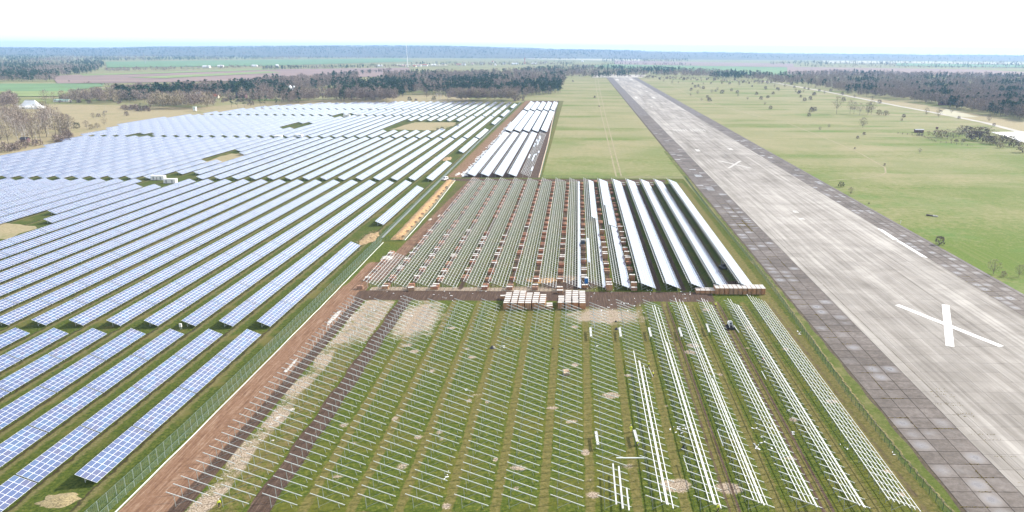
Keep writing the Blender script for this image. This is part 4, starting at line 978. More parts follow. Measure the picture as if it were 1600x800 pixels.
obj('cabin',MB().box(-.62,.62,-.62,.62,.1,2.25).mesh('cabin','toilet_blue'),T); obj('base',MB().box(-.68,.68,-.68,.68,0,.1).mesh('base','machine_dark'),T)
rf=MB(); rf.quad([(-.66,-.66,2.25),(.66,-.66,2.25),(.4,-.4,2.5),(-.4,-.4,2.5)]).quad([(.66,-.66,2.25),(.66,.66,2.25),(.4,.4,2.5),(.4,-.4,2.5)]).quad([(.66,.66,2.25),(-.66,.66,2.25),(-.4,.4,2.5),(.4,.4,2.5)]).quad([(-.66,.66,2.25),(-.66,-.66,2.25),(-.4,-.4,2.5),(-.4,.4,2.5)]).quad([(-.4,-.4,2.5),(.4,-.4,2.5),(.4,.4,2.5),(-.4,.4,2.5)]); obj('roof',rf.mesh('roof','hull_white'),T)
d_=obj('door',MB().box(-.45,.45,-.66,-.62,.2,2.1).mesh('door','toilet_blue'),T); obj('handle',MB().box(.3,.38,-.70,-.66,1.05,1.2).mesh('handle','hull_white'),d_); obj('vent_pipe',MB().bar((.45,.45,2.2),(.45,.45,2.9),.1,n=6).mesh('vent_pipe','machine_dark'),T)
x,y=G(934,399); 
# two poles by the brushwood, and a log with pale end on the meadow
a=G(903,430); b=G(918,452); loose('pair of thin pale poles lying from the brushwood to the brown track, left one',b[0],b[1],math.hypot(a[0]-b[0],a[1]-b[1]),math.atan2(-(a[0]-b[0]),a[1]-b[1]),.15,.14,'pole','pole')
loose('right one of two thin pale poles by the brushwood heap',b[0]+1.4,b[1]+1,11,math.atan2(-(a[0]-b[0]),a[1]-b[1]),.15,.12,'pole','pole')
x,y=G(1457,338); lg=MB(); limb(lg,[(-2.6,1.7,.5),(-1,.7,.42),(.2,0,.4)],[.5,.38,.4],8); t=thing('fallen_log','dark fallen log with pale broken end lying on the bright meadow','log',(x,y,0)); obj('trunk',lg.mesh('trunk','bark'),t)
lg=MB(); limb(lg,[(.2,0,.4),(1.2,-1.0,.4),(2.0,-1.9,.35)],[.42,.45,.3],8); obj('broken_end',lg.mesh('broken_end','birch_bark'),t)
x,y=G(1407,349); tag(obj('marker_post',MB().bar((0,0,0),(0,0,1.4),.16).box(-.14,.14,-.14,.14,1.4,1.5).mesh('marker_post','hull_white'),None,(x,y,0)),'short white marker post at the edge of the runway slabs','post')
# ------------------------------------------------------------------ trees
def rv(r,s): return Vector((r.gauss(0,s),r.gauss(0,s),r.gauss(0,s)))
def sliver(mb,p,d,l,w,mi,r):
    d=Vector(d).normalized(); s=d.cross(Vector((r.gauss(0,1),r.gauss(0,1),r.gauss(0,1)))).normalized()*w*.5; p=Vector(p)
    mb.quad([p-s,p+s,p+d*l],mi)
def bare_tree(seed,h=12.,spread=.36,nt=230,low=.28,trunk=.30,tw=.10):
    r=random.Random(seed); T=MB(); C=MB()
    T.bar((0,0,-.3),(r.gauss(0,.1),r.gauss(0,.1),h*.45),trunk,n=5,w2=trunk*.6)
    top=Vector((0,0,h*.45)); n=8
    for k in range(n):
        a=2*math.pi*k/n+r.uniform(-.3,.3); z0=h*(low+.2*r.random()); e=Vector((math.cos(a)*h*spread*r.uniform(.5,.95),math.sin(a)*h*spread*r.uniform(.5,.95),h*r.uniform(.55,.92)))
        s=Vector((0,0,z0)); m=(s+e)/2+Vector((0,0,-.05*h))+rv(r,.03*h)
        T.bar(s,m,trunk*.45,n=3,w2=trunk*.3); T.bar(m,e,trunk*.3,n=3,w2=trunk*.12)
        for q in range(3):
            p=m+(e-m)*r.random(); e2=p+rv(r,.10*h)+Vector((0,0,.06*h)); T.bar(p,e2,trunk*.16,n=3,w2=.03)
    T.bar(top,(r.gauss(0,.3),r.gauss(0,.3),h*.97),trunk*.55,n=4,w2=.05)
    for k in range(nt):
        a=r.uniform(0,6.283); u=r.random()**.5; zz=r.random(); R=h*spread*(math.sin(math.pi*min(1,(zz*.85+.12)))**.7)
        if r.random()<.25: R*=1.08
        p=Vector((math.cos(a)*R*u,math.sin(a)*R*u,h*(low+.05+zz*(1-low-.05))))
        if (math.sin(a*3+seed)+math.sin(zz*9+seed*2))<-.9 and u>.6: continue
        d=Vector((math.cos(a)*.7,math.sin(a)*.7,.9))+rv(r,.35); sliver(C,p,d,h*r.uniform(.06,.13),h*r.uniform(.006,.016)*tw*10,0,r)
    return T,C
def pine(seed,h=14.,spread=.2,n=190,low=.35):
    r=random.Random(seed); T=MB(); C=MB(); T.bar((0,0,-.3),(0,0,h*.93),.34,n=5,w2=.08)
    for k in range(7): a=r.uniform(0,6.3); z=h*(low+.5*r.random()); T.bar((0,0,z),(math.cos(a)*h*spread*.7,math.sin(a)*h*spread*.7,z+.06*h),.1,n=3,w2=.03)
    cl=[]
    for k in range(16):
        zz=r.random(); R=h*spread*(1-zz*.75)*r.uniform(.35,.95); a=r.uniform(0,6.3); cl.append((math.cos(a)*R,math.sin(a)*R,h*(low+zz*(.97-low)),h*spread*r.uniform(.3,.5)*(1-.4*zz)))
    cl.append((0,0,h*.93,h*spread*.3))
    for k in range(n):
        x,y,z,s=r.choice(cl); p=Vector((x,y,z))+Vector((r.gauss(0,s*.6),r.gauss(0,s*.6),r.gauss(0,s*.42))); w=h*r.uniform(.014,.036); A=rv(r,1).normalized(); B=A.cross(rv(r,1)).normalized()
        C.quad([p-A*w-B*w*.6,p+A*w-B*w*.5,p+B*w])
    return T,C
def shrub(seed,h=3.,spread=.5,nt=150):
    r=random.Random(seed); T=MB(); C=MB()
    for k in range(7): a=r.uniform(0,6.3); T.bar((0,0,-.1),(math.cos(a)*h*spread*.7,math.sin(a)*h*spread*.7,h*r.uniform(.5,.9)),.09,n=3,w2=.02)
    for k in range(nt):
        a=r.uniform(0,6.283); u=r.random()**.4; zz=r.random(); R=h*spread*math.sqrt(max(0,1-(zz*.97)**2.2)); p=Vector((math.cos(a)*R*u,math.sin(a)*R*u,h*(.06+zz*.8)))
        sliver(C,p,Vector((math.cos(a)*.6,math.sin(a)*.6,.7))+rv(r,.4),h*r.uniform(.14,.3),h*r.uniform(.05,.10),0,r)
    return T,C
def low_(mb,n,seed):   # thin copy for the joined woods
    r=random.Random(seed); o=MB(); idx=list(range(len(mb.f))); r.shuffle(idx)
    for i in idx[:n]: o.quad([mb.v[j] for j in mb.f[i]],mb.mi[i])
    return o
BT=[bare_tree(s,tw=.15,nt=260) for s in range(4)]; BI=[bare_tree(s+10,13,.24,260,.28,.24,.13) for s in range(4)]; PT=[pine(s+20,14,.21,230,.32) for s in range(4)]; YP=[pine(s+30,7,.36,220,.06) for s in range(2)]; SH=[shrub(s+40) for s in range(4)]; MS=[bare_tree(s+50,6,.46,300,.10,.22,.22) for s in range(3)]
def meshes(lst,tm,cm): return [(a.mesh('trunk',tm),b.mesh('crown',cm)) for a,b in lst]
KM={'bare':meshes(BT,'bark','twigs_purple'),'bare_tan':meshes(BT,'bark','twigs_tan'),'birch':meshes(BI,'birch_bark','twigs_purple'),'pine':meshes(PT,'bark','pine_needles'),'young_pine':meshes(YP,'bark','pine_needles'),
    'shrub':meshes(SH,'bark','twigs_dark'),'shrub_tan':meshes(SH,'bark','twigs_tan'),'green_shrub':meshes(SH,'bark','shrub_leaves'),'round_tree':meshes(MS,'bark','twigs_dark'),'round_tan':meshes(MS,'bark','twigs_tan')}
KH={'bare':12,'bare_tan':12,'birch':13,'pine':14,'young_pine':7,'shrub':3,'shrub_tan':3,'green_shrub':3,'round_tree':6,'round_tan':6}
KN={'bare':('bare_tree','tree'),'bare_tan':('bare_tree','tree'),'birch':('birch_tree','tree'),'pine':('pine_tree','tree'),'young_pine':('pine_tree','tree'),'shrub':('bush','bush'),'shrub_tan':('bush','bush'),'green_shrub':('bush','bush'),'round_tree':('bare_tree','tree'),'round_tan':('bare_tree','tree')}
def tree(kind,x,y,h,label,group=None,z=0,wide=1.):
    s=h/KH[kind]; nm,cat=KN[kind]; t=thing(nm,label,cat,(x,y,z),random.uniform(0,6.28),group); t.scale=(s*wide,s*wide,s)
    a,b=random.choice(KM[kind]); obj('trunk' if 'shrub' not in kind else 'stem',a,t); obj('crown',b,t); return t
# px base, px height
def ptree(kind,px,py,hp,label,group=None,wide=1.):
    x,y=G(px,py); h=hp/((py-(78+.006*(px-903)))*.93/H); return tree(kind,x,y,h,label,group,wide=wide)
one=[('round_tree',1348,199.5,15,'wide round bare tree standing alone in the meadow left of the fenced hedge'),('round_tree',1437,239,7,'lone small dark tree on the bright meadow below the hedge'),('round_tan',1552,428,22,'tan bare thorn bush at the slab edge near the right border'),('shrub',1468,382,14,'low dense dark bush on the slab edge right of the runway'),('green_shrub',1314,292,9,'upper of two small bushes at the slab edge beside the runway'),('round_tree',1329,304,11,'lower rounder bush of the two at the slab edge'),
('shrub',1357.5,319,3,'tiny dark sprig at the slab edge below the two bushes'),('round_tan',1592,432,18,'reddish bush cut by the right border beside the slabs'),('shrub_tan',1568,432,9,'low tan bush between the thorn bush and the right border'),
('round_tree',1281,204,6,'small dark tree, left one of two in the meadow below the grove'),('round_tree',1295,200,6,'small dark tree, right one of two in the meadow below the grove'),('shrub',1340,217,5,'tiny bush below the round bare tree'),('shrub',1350,211,5,'little bush just under the round bare tree'),('shrub',1382,259,4,'tiny dark bush on the meadow by the curved track'),('shrub',1335.5,233,3,'tiny bush left of the curved meadow track'),
('bare_tan',1307,178,25,'tall bare tan tree, leftmost of the meadow grove'),('bare_tan',1328,178,20,'second bare tree of the meadow grove'),('bare',1334,178,17,'third tree of the meadow grove, greyish and narrow'),('bare',1343,180,17,'slender bare tree in the middle of the meadow grove'),('round_tree',1356,179,18,'dense round tree right of the grove middle'),('bare_tan',1361,179,20,'rightmost tall tree of the meadow grove'),('shrub_tan',1384,181,9,'small bare tree at the right tail of the grove'),('shrub_tan',1373,180,9,'small bare tree near the grove tail'),
('shrub',1268,175,8,'dark round bush left of the meadow grove'),('shrub',1273,174,7,'dark bush next to the round one left of the grove'),('shrub',1264,182,6,'dark bush just below the pair left of the grove'),('shrub',1204,171,6,'dark oval bush alone on the pale meadow left of the grove'),
('young_pine',107,195,15,'small dark pine standing alone on the dry ground by the birches'),('young_pine',221,175,14,'dark young pine at the left of the tan willow clump'),('round_tan',163,195,11,'tan bare bush tree beside the end of the panel field'),('round_tree',146,185,8,'round dark bush, leftmost of three on the dry ground'),('shrub',154,183,6,'small bush in the middle of three on the dry ground'),('round_tree',163,183,7,'round dark bush, rightmost of three on the dry ground'),('shrub',198,181,7,'dark bush on the dry ground left of the willows'),
('bare',72,164,22,'big broad bare tree right behind the white marquee'),('bare',86,164,18,'bare tree next to the big one by the marquee'),('round_tree',135,200,11,'dark purplish bush near the panel field corner'),('shrub_tan',143,202,8,'tan bush beside the purplish one at the field corner'),('shrub_tan',152,200,8,'reddish tan bush nearest the panel field corner'),('green_shrub',120,201,10,'green bush tree between the birches and the field corner'),('green_shrub',97,207,9,'dark green low bush right of the birches'),
('pine',362,168,17,'left one of the dark pine group beside the panel field'),('pine',372,169,18,'second pine of the dark group beside the panel field'),('pine',382,168,16,'right pine of the dark group beside the panel field'),('pine',407,166,15,'left pine of the second dark group at the field edge'),('pine',416,166.5,16,'middle pine of the second dark group at the field edge'),('pine',432,165,13,'right pine of the second dark group at the field edge'),('shrub',392,165,9,'bare bush between the two dark pine groups'),
('bare',667,157,17,'single bare tree on the pale clearing before the wood'),('green_shrub',678,157,7,'dark bush right of the single bare tree on the clearing'),('green_shrub',640,158,7,'bush left of the single bare tree on the clearing'),('shrub',650,159,5,'small bush at the back edge of the panel field'),('pine',700,158,22,'dark spruce-like tree in front of the purple birches'),('birch',689,158,19,'birch just left of the dark spruce-like tree'),('birch',683,157,16,'slim birch near the clearing in front of the wood'),('shrub',715,199,5,'dark bush among the panels at the right of the bare patch'),('green_shrub',691,204,6,'large dark bush in the bare patch between panel rows'),('green_shrub',684,204.5,5,'smaller dark bush in the bare patch between panel rows'),
('shrub',852.5,146,4,'tiny bush on the dry strip right of the dark wood corner'),('shrub',929,153.5,4,'dark twin bush by the track on the mown strip'),('shrub',936,167,2.5,'tiny dark bush on the mown strip near the runway'),('shrub',895,128,3,'small bush on the strip near the far runway end'),
('shrub',1495,168,10,'dark bush beside the concrete road, leftmost'),('round_tan',1447,180,11,'bare round tree left of the concrete road bend'),('round_tan',1466,183.5,12,'bare shrub tree just below the parked dark car'),('round_tan',1487,177,8,'bush right of the parked car beside the road'),('shrub',1498,186,5,'dark bush by the road below the wood'),('round_tree',1545,190,9,'small bare tree by the road before the right wood'),('shrub',1412,184,6,'thin shrub in the meadow left of the road'),('shrub_tan',1409,189,4,'tiny leaning shrub in the meadow'),('shrub',1553,197,5,'low shrub on the meadow side of the road')]
for k in one: ptree(*k[:4],k[4])
# scattered shrubs of the pale meadow
mp=[(1020,122),(1031,125),(1042,124),(1052,126),(1068,126),(1082,132),(1086,137),(1091,136),(1094,139),(1099,139.5),(1099,132),(1090,126),(1104,126),(1080,142),(1090,147.5),(1079,150),(1105,153.5),(1096,158),(1108,159),(1112,145.5),(1121,141.5),(1118,143.5),(1130.5,144.5),(1128,146.5),(1143,142.5),(1152,146),(1153,151),(1168,156),(1182,148.5),(1189,156),(1198.5,153.5),(1195,164.5),(1162,129),(1181,128),(1148,126),(1122,124),(1135,127),(1116,125),(1170,131),(1111,131),(1187,131.5),(1196,140),(1205,122.5),(1210,137),(1216,141.5),(1214,140),(1208,148),(1226,136.5),(1243,144.5),(1249,145.5),(1248,147),(1255,145),(1237,133),(1241,138),(1257,139),(1263,140.5),(1274,138),(1280,143),(1288,147),(1272,149.5),(1270,150),(1251,152.5),(1257,158.5),(1266,156.5),(1298,143),(1316,148.5),(1335,153),(1363,157),(1374,161.5),(1318,158.5),(1325,146),(1345,148),(1200,153.5),(1224,128),(1233,129),(1261,128),(1231,124),(1217,123),(1060,130),(1050,131),(1037,128),(1047,121),(1075,123),(1128,131),(1140,132),(1155,134),(1175,136),(1205,130),(1221,131)]
mp.sort(key=lambda p:-p[1])
for k,(px,py) in enumerate(mp):
    ptree(random.choice(['shrub','shrub','round_tree']),px,py,random.uniform(.055,.09)*(py-78),'%s nearest of the small dark shrubs scattered over the pale meadow'%ordw(k+1) if k else 'nearest of the small dark shrubs scattered over the pale meadow','small dark shrubs scattered over the pale meadow')
# little bushes at the foot of the bank
for k in range(14):
    y=330+k*9.5; tree('shrub',-80.9-.012*(y-330)+random.uniform(-.3,.3),y,random.uniform(1.2,2.2),'%s small dark bush from the near end at the foot of the earth bank'%ordw(k+1),'small bushes along the earth bank')
# birch stand at the lower left, each tree its own
k=0; rb_=random.Random(3); sp=[]
BP=[(0,182),(30,180),(70,184),(95,195),(110,205),(118,214),(80,221),(50,226),(45,228),(20,228),(0,236)]
while len(sp)<78:
    px,py=rb_.uniform(-8,118),rb_.uniform(180,237)
    if inpoly(px,py,BP): sp.append((px,py))
sp.sort(key=lambda p:-p[1])
for px,py in sp:
    k+=1; ki=random.choice(['birch','birch','birch','bare','bare_tan']); ptree(ki,px,py,random.uniform(.17,.24)*(py-73),'bare %s, %s from the front in the birch stand at the left border'%('birch' if ki=='birch' else 'tree',ordw(k)),'bare trees of the birch stand at the left border',wide=1.1)
# hedge in the fenced plot on the right
k=0
for px,py,hp in ((1437,212,8),(1451,212,7),(1463,214,11),(1472,215,12),(1480,217,14),(1489,217,12),(1498,214,14),(1503,213,16),(1511,216,12),(1519,218,14),(1527,220,15),(1536,221,14),(1543,223,12),(1548,225,13),(1556,226,12),(1563,231,9),(1570,227,13),(1577,229,11),(1584,229,12),(1591,230,11),(1598,238,16),(1525,211,13),(1535,212,14),(1545,213,13),(1512,209,12),(1566,222,12),(1580,222,10),(1486,222,5),(1494,222,5),(1505,222,5),(1556,218,12),(1594,226,13)):
    k+=1; ptree(random.choice(['shrub','round_tree','round_tree','shrub_tan','shrub']),px,py,hp,'purplish bare bush, %s from the left in the hedge row on the right'%ordw(k),'bushes of the hedge row on the right meadow',wide=1.25)
# ------------------------------------------------------------------ woods: joined, far too many to count
TL_={k:[low_(a,14,1).add(MB()) for a,_ in v] for k,v in (('bare',BT),('birch',BI),('pine',PT),('shrub',SH))}
def tpl(lst,nf,wide=1.9,tm=0,cm=1):
    out=[]
    for a,b in lst:
        o=MB(); t_=low_(a,26,5); c_=low_(b,nf,6)
        for q in c_.f: # widen slivers so that a thin crown still closes
            P=[Vector(c_.v[j]) for j in q]; c=sum(P,Vector())/len(P); o.quad([c+(p-c)*wide for p in P],cm)
        for q in t_.f: o.quad([t_.v[j] for j in q],tm)
        out.append(o)
    return out
WT={'bare':tpl(BT,95,2.1),'birch':tpl(BI,85,2.2,2),'pine':tpl(PT,85,1.9,0,3),'tan':tpl(BT,95,2.1,0,4),'shrub':tpl(SH,60,1.7)}
WTF={'bare':tpl(BT,34,3.1),'birch':tpl(BI,30,3.2,2),'pine':tpl(PT,34,2.7,0,3),'tan':tpl(BT,34,3.1,0,4),'shrub':tpl(SH,20,2.5)}
WM=['bark','twigs_purple','birch_bark','pine_needles','twigs_tan']
def nz(x,y,s=0): return math.sin(x*.9+s)+math.sin(y*1.7+x*.31+s*2)+math.sin(x*.23-y*.7+s*3)
def wood(label,polys,far=False,seed=0,sc=1.,name='wood'):
    """polys: (pixel polygon of the wood's floor, count, {kind: weight}, clumpiness)"""
    r=random.Random(seed); T=[];off={};src=WTF if far else WT
    for k,v in src.items(): off[k]=len(T); T+=v
    pl=[]
    for P,n,mix,cl in polys:
        xs=[p[0] for p in P]; ys=[p[1] for p in P]; c=0; g=0; ks=list(mix)
        while c<n and g<n*60:
            g+=1; px,py=r.uniform(min(xs),max(xs)),r.uniform(min(ys),max(ys))
            if not inpoly(px,py,P): continue
            c+=1; x,y=G(px,py)
            w=[mix[k]*math.exp(cl*nz(px*.06,py*.25,i*2.1)) for i,k in enumerate(ks)]; k=r.choices(ks,w)[0]
            s=sc*r.uniform(.75,1.2)*(1. if k!='shrub' else 1.3); pl.append((off[k]+r.randrange(len(src[k])),x,y,0,r.uniform(0,6.28),s*1.08,s))
    o=scatter(name,T,pl,WM); tag(o,label,'wood',kind='stuff'); return o
wood('long belt of dark pines and bare purple trees behind the solar field',[
 ([(183,148),(400,137),(400,150),(183,157)],620,{'pine':2.,'bare':.6,'birch':.2},1.),
 ([(236,160),(335,160),(335,171),(236,171)],150,{'tan':2,'birch':.6,'bare':.8},.6),
 ([(400,132),(560,120),(560,138),(400,148)],700,{'bare':1.4,'birch':.6,'pine':.5},1.2),
 ([(530,140),(600,130),(880,132),(878,146),(850,149),(800,154),(760,149),(640,149),(620,153),(600,157),(530,157)],1500,{'pine':3.2,'bare':.4,'birch':.15},1.),
 ([(600,119),(880,113),(885,132),(600,130)],1100,{'bare':1.5,'birch':.4,'pine':.5},1.),
 ([(440,155),(620,154),(620,159),(500,160),(440,164)],210,{'birch':1,'bare':1,'pine':1.},1.),
 ([(700,155),(800,155),(805,159),(700,159)],150,{'birch':1.3,'bare':.7,'tan':.5},.6),
 ([(395,150),(440,150),(440,162),(395,162)],60,{'bare':1,'pine':.5,'birch':.4},.6),
 ([(340,152),(400,150),(400,158),(340,162)],40,{'shrub':1,'bare':.3},.6),
 ([(800,152),(825,152),(820,160),(800,160)],20,{'bare':1,'shrub':1},.6)],seed=1,sc=1.42)
wood('dark wood and bushes along the left border behind the marquee',[
 ([(0,160),(26,160),(26,171),(0,171)],60,{'bare':1,'birch':.5,'shrub':.5},.6),([(93,153),(185,150),(190,163),(93,161)],150,{'bare':1,'shrub':1,'tan':.6},1.),([(175,145),(235,150),(235,162),(180,160)],110,{'pine':1,'bare':1},1.),
 ([(190,168),(240,168),(240,174),(190,174)],30,{'shrub':1},.6),([(95,206),(120,212),(100,224),(84,224)],26,{'shrub':1},.3),([(0,230),(60,222),(84,222),(40,234),(0,240)],18,{'shrub':1},.3)],seed=2,sc=1.3)
wood('dark pine wood at the far left behind the green field',[([(0,128),(85,128),(90,121),(150,114),(165,104),(160,97),(60,93),(0,95)],2100,{'pine':1.6,'bare':.6,'birch':.3},1.2)],True,seed=3,sc=1.15)
wood('purple bare wood with dark pine clumps on the right',[
 ([(1200,131),(1265,135),(1330,149),(1440,162),(1525,177),(1610,191),(1610,150),(1600,122),(1500,119),(1300,114),(1200,121)],3600,{'bare':1.7,'birch':.7,'pine':.42},1.5)],seed=4,sc=1.25)
wood('mixed trees around the far end of the runway',[
 ([(870,121),(905,104),(1000,108),(1000,119),(940,123)],560,{'pine':1,'bare':1.2},1.),([(1000,118),(1200,127),(1200,119),(1100,112),(1000,108)],800,{'bare':1.6,'pine':.6},1.3),([(800,112),(905,104),(905,118),(800,116)],260,{'pine':.8,'bare':1},1.),([(1000,122),(1200,132),(1200,128),(1000,118)],110,{'shrub':1},.6),([(940,118),(1010,121),(1010,116),(940,114)],60,{'shrub':1,'bare':.4},.6)],True,seed=5,sc=1.25)
wood('lines of far trees between the bluish fields',[
 ([(165,110),(410,104),(410,107),(165,114)],190,{'bare':1,'birch':.3},1.),([(410,107),(640,103),(640,106),(410,110)],300,{'bare':1,'pine':.6},1.5),([(520,118),(610,110),(612,113),(525,121)],80,{'bare':1,'pine':.4},1.),
 ([(640,100),(900,97),(900,103),(640,104)],420,{'bare':1,'pine':.8},1.6),([(940,99),(1080,101),(1080,104),(940,102)],90,{'pine':1,'bare':.5},1.5),([(1230,118),(1600,122),(1600,119),(1230,115)],160,{'bare':1,'pine':.3},1.),([(1250,106),(1600,108),(1600,104),(1250,103)],170,{'bare':1,'pine':.3},2.),([(95,128),(190,136),(190,134),(95,126)],14,{'shrub':1.},.3)],True,seed=6,sc=.95)
wood('endless blue wood covering the far plain up to the skyline on the left',[
 ([(-20,94),(170,96),(660,91),(900,94),(900,83),(600,82),(-20,81)],5200,{'pine':1.2,'bare':1},1.5),([(940,98),(1080,97),(1070,90),(940,90)],330,{'pine':1,'bare':.4},1.),([(1170,90),(1360,90),(1360,87),(1180,87)],300,{'pine':1},1.),([(1200,102),(1620,104),(1620,97),(1200,98)],420,{'bare':1,'pine':.6},2.)],True,seed=7,sc=1.25)
# ------------------------------------------------------------------ far country
plain('crop_green',(.11,.20,.075),.95,0,.15,.01); plain('crop_yellow_green',(.18,.23,.07),.95,0,.15,.01); plain('ploughed_soil',(.22,.15,.13),.95,0,.15,.008); plain('pale_field',(.36,.34,.24),.95,0,.2,.01); plain('far_wood_floor',(.10,.10,.08),.95,0,.3,.02); plain('pale_road',(.40,.37,.33),.9,0,.12,.05); plain('track_grass',(.25,.215,.12),.95,0,.25,.3)
grass_mat('dry_meadow',(.22,.185,.10),(.31,.26,.155),(.40,.34,.22),(.17,.18,.07),.58,.8,.02)
FZ=[0]
def ff(name,P,mat,z): FZ[0]+=1; sheet(name,[G(*p) for p in P],mat,z+FZ[0]*(.09 if z>.5 else .003))
ff('dry_meadow',[(-60,166),(100,163),(200,165),(300,168),(420,160),(640,150),(640,160),(500,166),(430,171),(350,177),(260,188),(215,193),(172,203),(128,217),(84,232),(-60,262)],'dry_meadow',.01)
ff('clearing',[(612,148),(730,148),(735,159),(600,160)],'dry_meadow',.03); ff('dry_strip',[(845,150),(935,118),(965,118),(985,160),(1040,232),(850,262),(872,160)],'dry_meadow_thin',.008) if False else None
ff('crop_field',[(-60,131),(164,131),(160,135),(108,143),(-60,143)],'crop_green',.6); ff('crop_field',[(-60,143),(108,143),(98,151),(-60,152)],'crop_yellow_green',.6)
ff('ploughed_field',[(80,119),(300,110),(640,106),(640,118),(420,126),(180,130),(90,131)],'ploughed_soil',.6); ff('crop_field',[(125,117),(400,108),(440,109),(260,115),(130,119)],'crop_yellow_green',1.2); ff('crop_field',[(200,122),(420,112),(440,114),(260,123)],'crop_yellow_green',1.2)
ff('crop_field',[(165,97),(620,91.5),(650,96),(420,103),(168,106)],'crop_green',1.); ff('pale_field',[(800,88),(1000,92),(1000,96),(830,93)],'pale_field',1.); ff('ploughed_field',[(960,95),(1240,100),(1240,105.5),(960,101)],'ploughed_soil',1.); ff('crop_field',[(900,104),(960,101),(1240,106),(1250,118),(1120,116),(1000,108)],'crop_green',1.)
ff('ploughed_field',[(1230,105),(1520,109),(1600,113),(1600,119),(1230,117)],'ploughed_soil',1.); ff('pale_field',[(1285,95),(1610,98),(1610,101),(1290,99)],'pale_field',1.); ff('crop_field',[(1400,99),(1610,102),(1610,106),(1400,103)],'crop_green',1.)
ff('pale_road',[(930,116),(1010,117),(1004,121),(925,121)],'pale_road',.1); ff('pale_field',[(620,100.5),(700,101),(700,103.5),(620,103)],'pale_field',1.1)
def ribbon(name,pts,w,mat,z,kind='structure'):
    mb=MB(); P=[Vector(G(*p)) for p in pts]
    for k in range(len(P)-1):
        d=(P[k+1]-P[k]).normalized(); n=Vector((-d.y,d.x))*w/2; d2=(P[min(k+2,len(P)-1)]-P[k+1]); n2=n if d2.length<.01 else Vector((-d2.normalized().y,d2.normalized().x))*w/2
        mb.quad([(P[k]+n).to_tuple()+(z,),(P[k]-n).to_tuple()+(z,),(P[k+1]-n2).to_tuple()+(z,),(P[k+1]+n2).to_tuple()+(z,)])
    tag(obj(name,mb.mesh(name,mat)),kind=kind)
ribbon('concrete_road',[(1190,127),(1215,130),(1290,143),(1340,153),(1400,165),(1470,178),(1540,192),(1620,213)],9,'pale_road',.08)
ff('sand_yard',[(1548,206.5),(1620,206),(1620,227),(1592,221),(1575,214)],'tarp_white',.06); ff('sand_yard',[(1478,170),(1530,183),(1490,183),(1468,176)],'pale_field',.05)
ff('dry_meadow',[(1320,148),(1440,163),(1525,178),(1620,193),(1620,211),(1540,191),(1470,177),(1400,164),(1340,152)],'dry_meadow',.02)
ribbon('wheel_track',[(930,121),(932,140),(940,180),(952,230),(963,276)],1.1,'track_grass',.03); ribbon('wheel_track',[(934,121),(937,140),(946,180),(959,230),(971,276)],1.1,'track_grass',.03)
ribbon('wheel_track',[(1230,192),(1300,220),(1345,240),(1383,262),(1384,270),(1375,275),(1340,279),(1295,282)],1.2,'track_grass',.03); ribbon('wheel_track',[(1018,130),(1060,130),(1200,131),(1250,137),(1340,152)],4,'track_grass',.03); ribbon('wheel_track',[(1045,131),(1070,145),(1100,158),(1200,186)],1.6,'track_grass',.03)
# skyline hills
def hills():
    mb=MB(); nx,ny=90,9; prof=[(-200,62),(0,66),(150,66),(250,88),(400,104),(600,124),(700,122),(800,106),(870,88),(950,82),(1100,62),(1300,52),(1700,44)]
    def hh(px):
        for (a,b),(c,d) in zip(prof[:-1],prof[1:]):
            if a<=px<=c: return b+(d-b)*(px-a)/(c-a)
        return prof[0][1] if px<0 else prof[-1][1]
    for j in range(ny+1):
        f=j/ny; Y=7500+f*6500
        for i in range(nx+1):
            px=-300+2200*i/nx; X=(px-901)/1140*Y*.965; q=math.sin(f*math.pi)**.8
            mb.v.append((X,Y,-1+q*(hh(px)+4*math.sin(i*.7+j)+3*math.sin(i*1.9+j*2))))
    for j in range(ny):
        for i in range(nx): a=j*(nx+1)+i; mb.f.append((a,a+1,a+nx+2,a+nx+1)); mb.mi.append(0)
    o=obj('hills',mb.mesh('hills','far_wood_floor',True)); o['kind']='structure'
    T=[];off={}
    for k,v in WTF.items(): off[k]=len(T); T+=v
    pl=[]
    for _ in range(5200):
        f=random.uniform(.04,.6); Y=7500+f*6500; px=random.uniform(-40,1000) if random.random()<.85 else random.uniform(1000,1640); X=(px-901)/1140*Y*.965; z=math.sin(f*math.pi)**.8*hh(px)-6
        k=random.choice(['pine','bare','pine']); pl.append((off[k]+random.randrange(3),X,Y,z,random.uniform(0,6),2.4,1.35))
    tag(scatter('wood',T,pl,WM),'blue wooded ridge along the skyline','wood',kind='stuff')
hills()
# ------------------------------------------------------------------ buildings and masts
x,y=G(49,169.5); t=thing('marquee','large white pitched marquee standing on the dry meadow at the left','marquee',(x,y,0),.05)
W_=30; mb=MB(); A=[(-W_/2,-9,2.2),(W_/2,-9,2.2),(W_/2,9,2.2),(-W_/2,9,2.2)]; pk=[(-6.5,0,12.),(6.5,0,12.)]
def cat_(a,b,n,s): return [tuple(Vector(a)+(Vector(b)-Vector(a))*k/n-Vector((0,0,s*math.sin(math.pi*k/n)))for k in [i])[0] for i in range(n+1)]
for (a,b,c,d) in ((A[0],A[1],pk[1],pk[0]),(A[2],A[3],pk[0],pk[1])):
    n=6
    for k in range(n):
        f0,f1=k/n,(k+1)/n; L0=Vector(a).lerp(Vector(d),f0); R0_=Vector(b).lerp(Vector(c),f0); L1=Vector(a).lerp(Vector(d),f1); R1=Vector(b).lerp(Vector(c),f1)
        for v,f in ((L0,f0),(R0_,f0),(L1,f1),(R1,f1)): v.z-=1.6*math.sin(math.pi*f)
        mb.quad([L0,R0_,R1,L1])
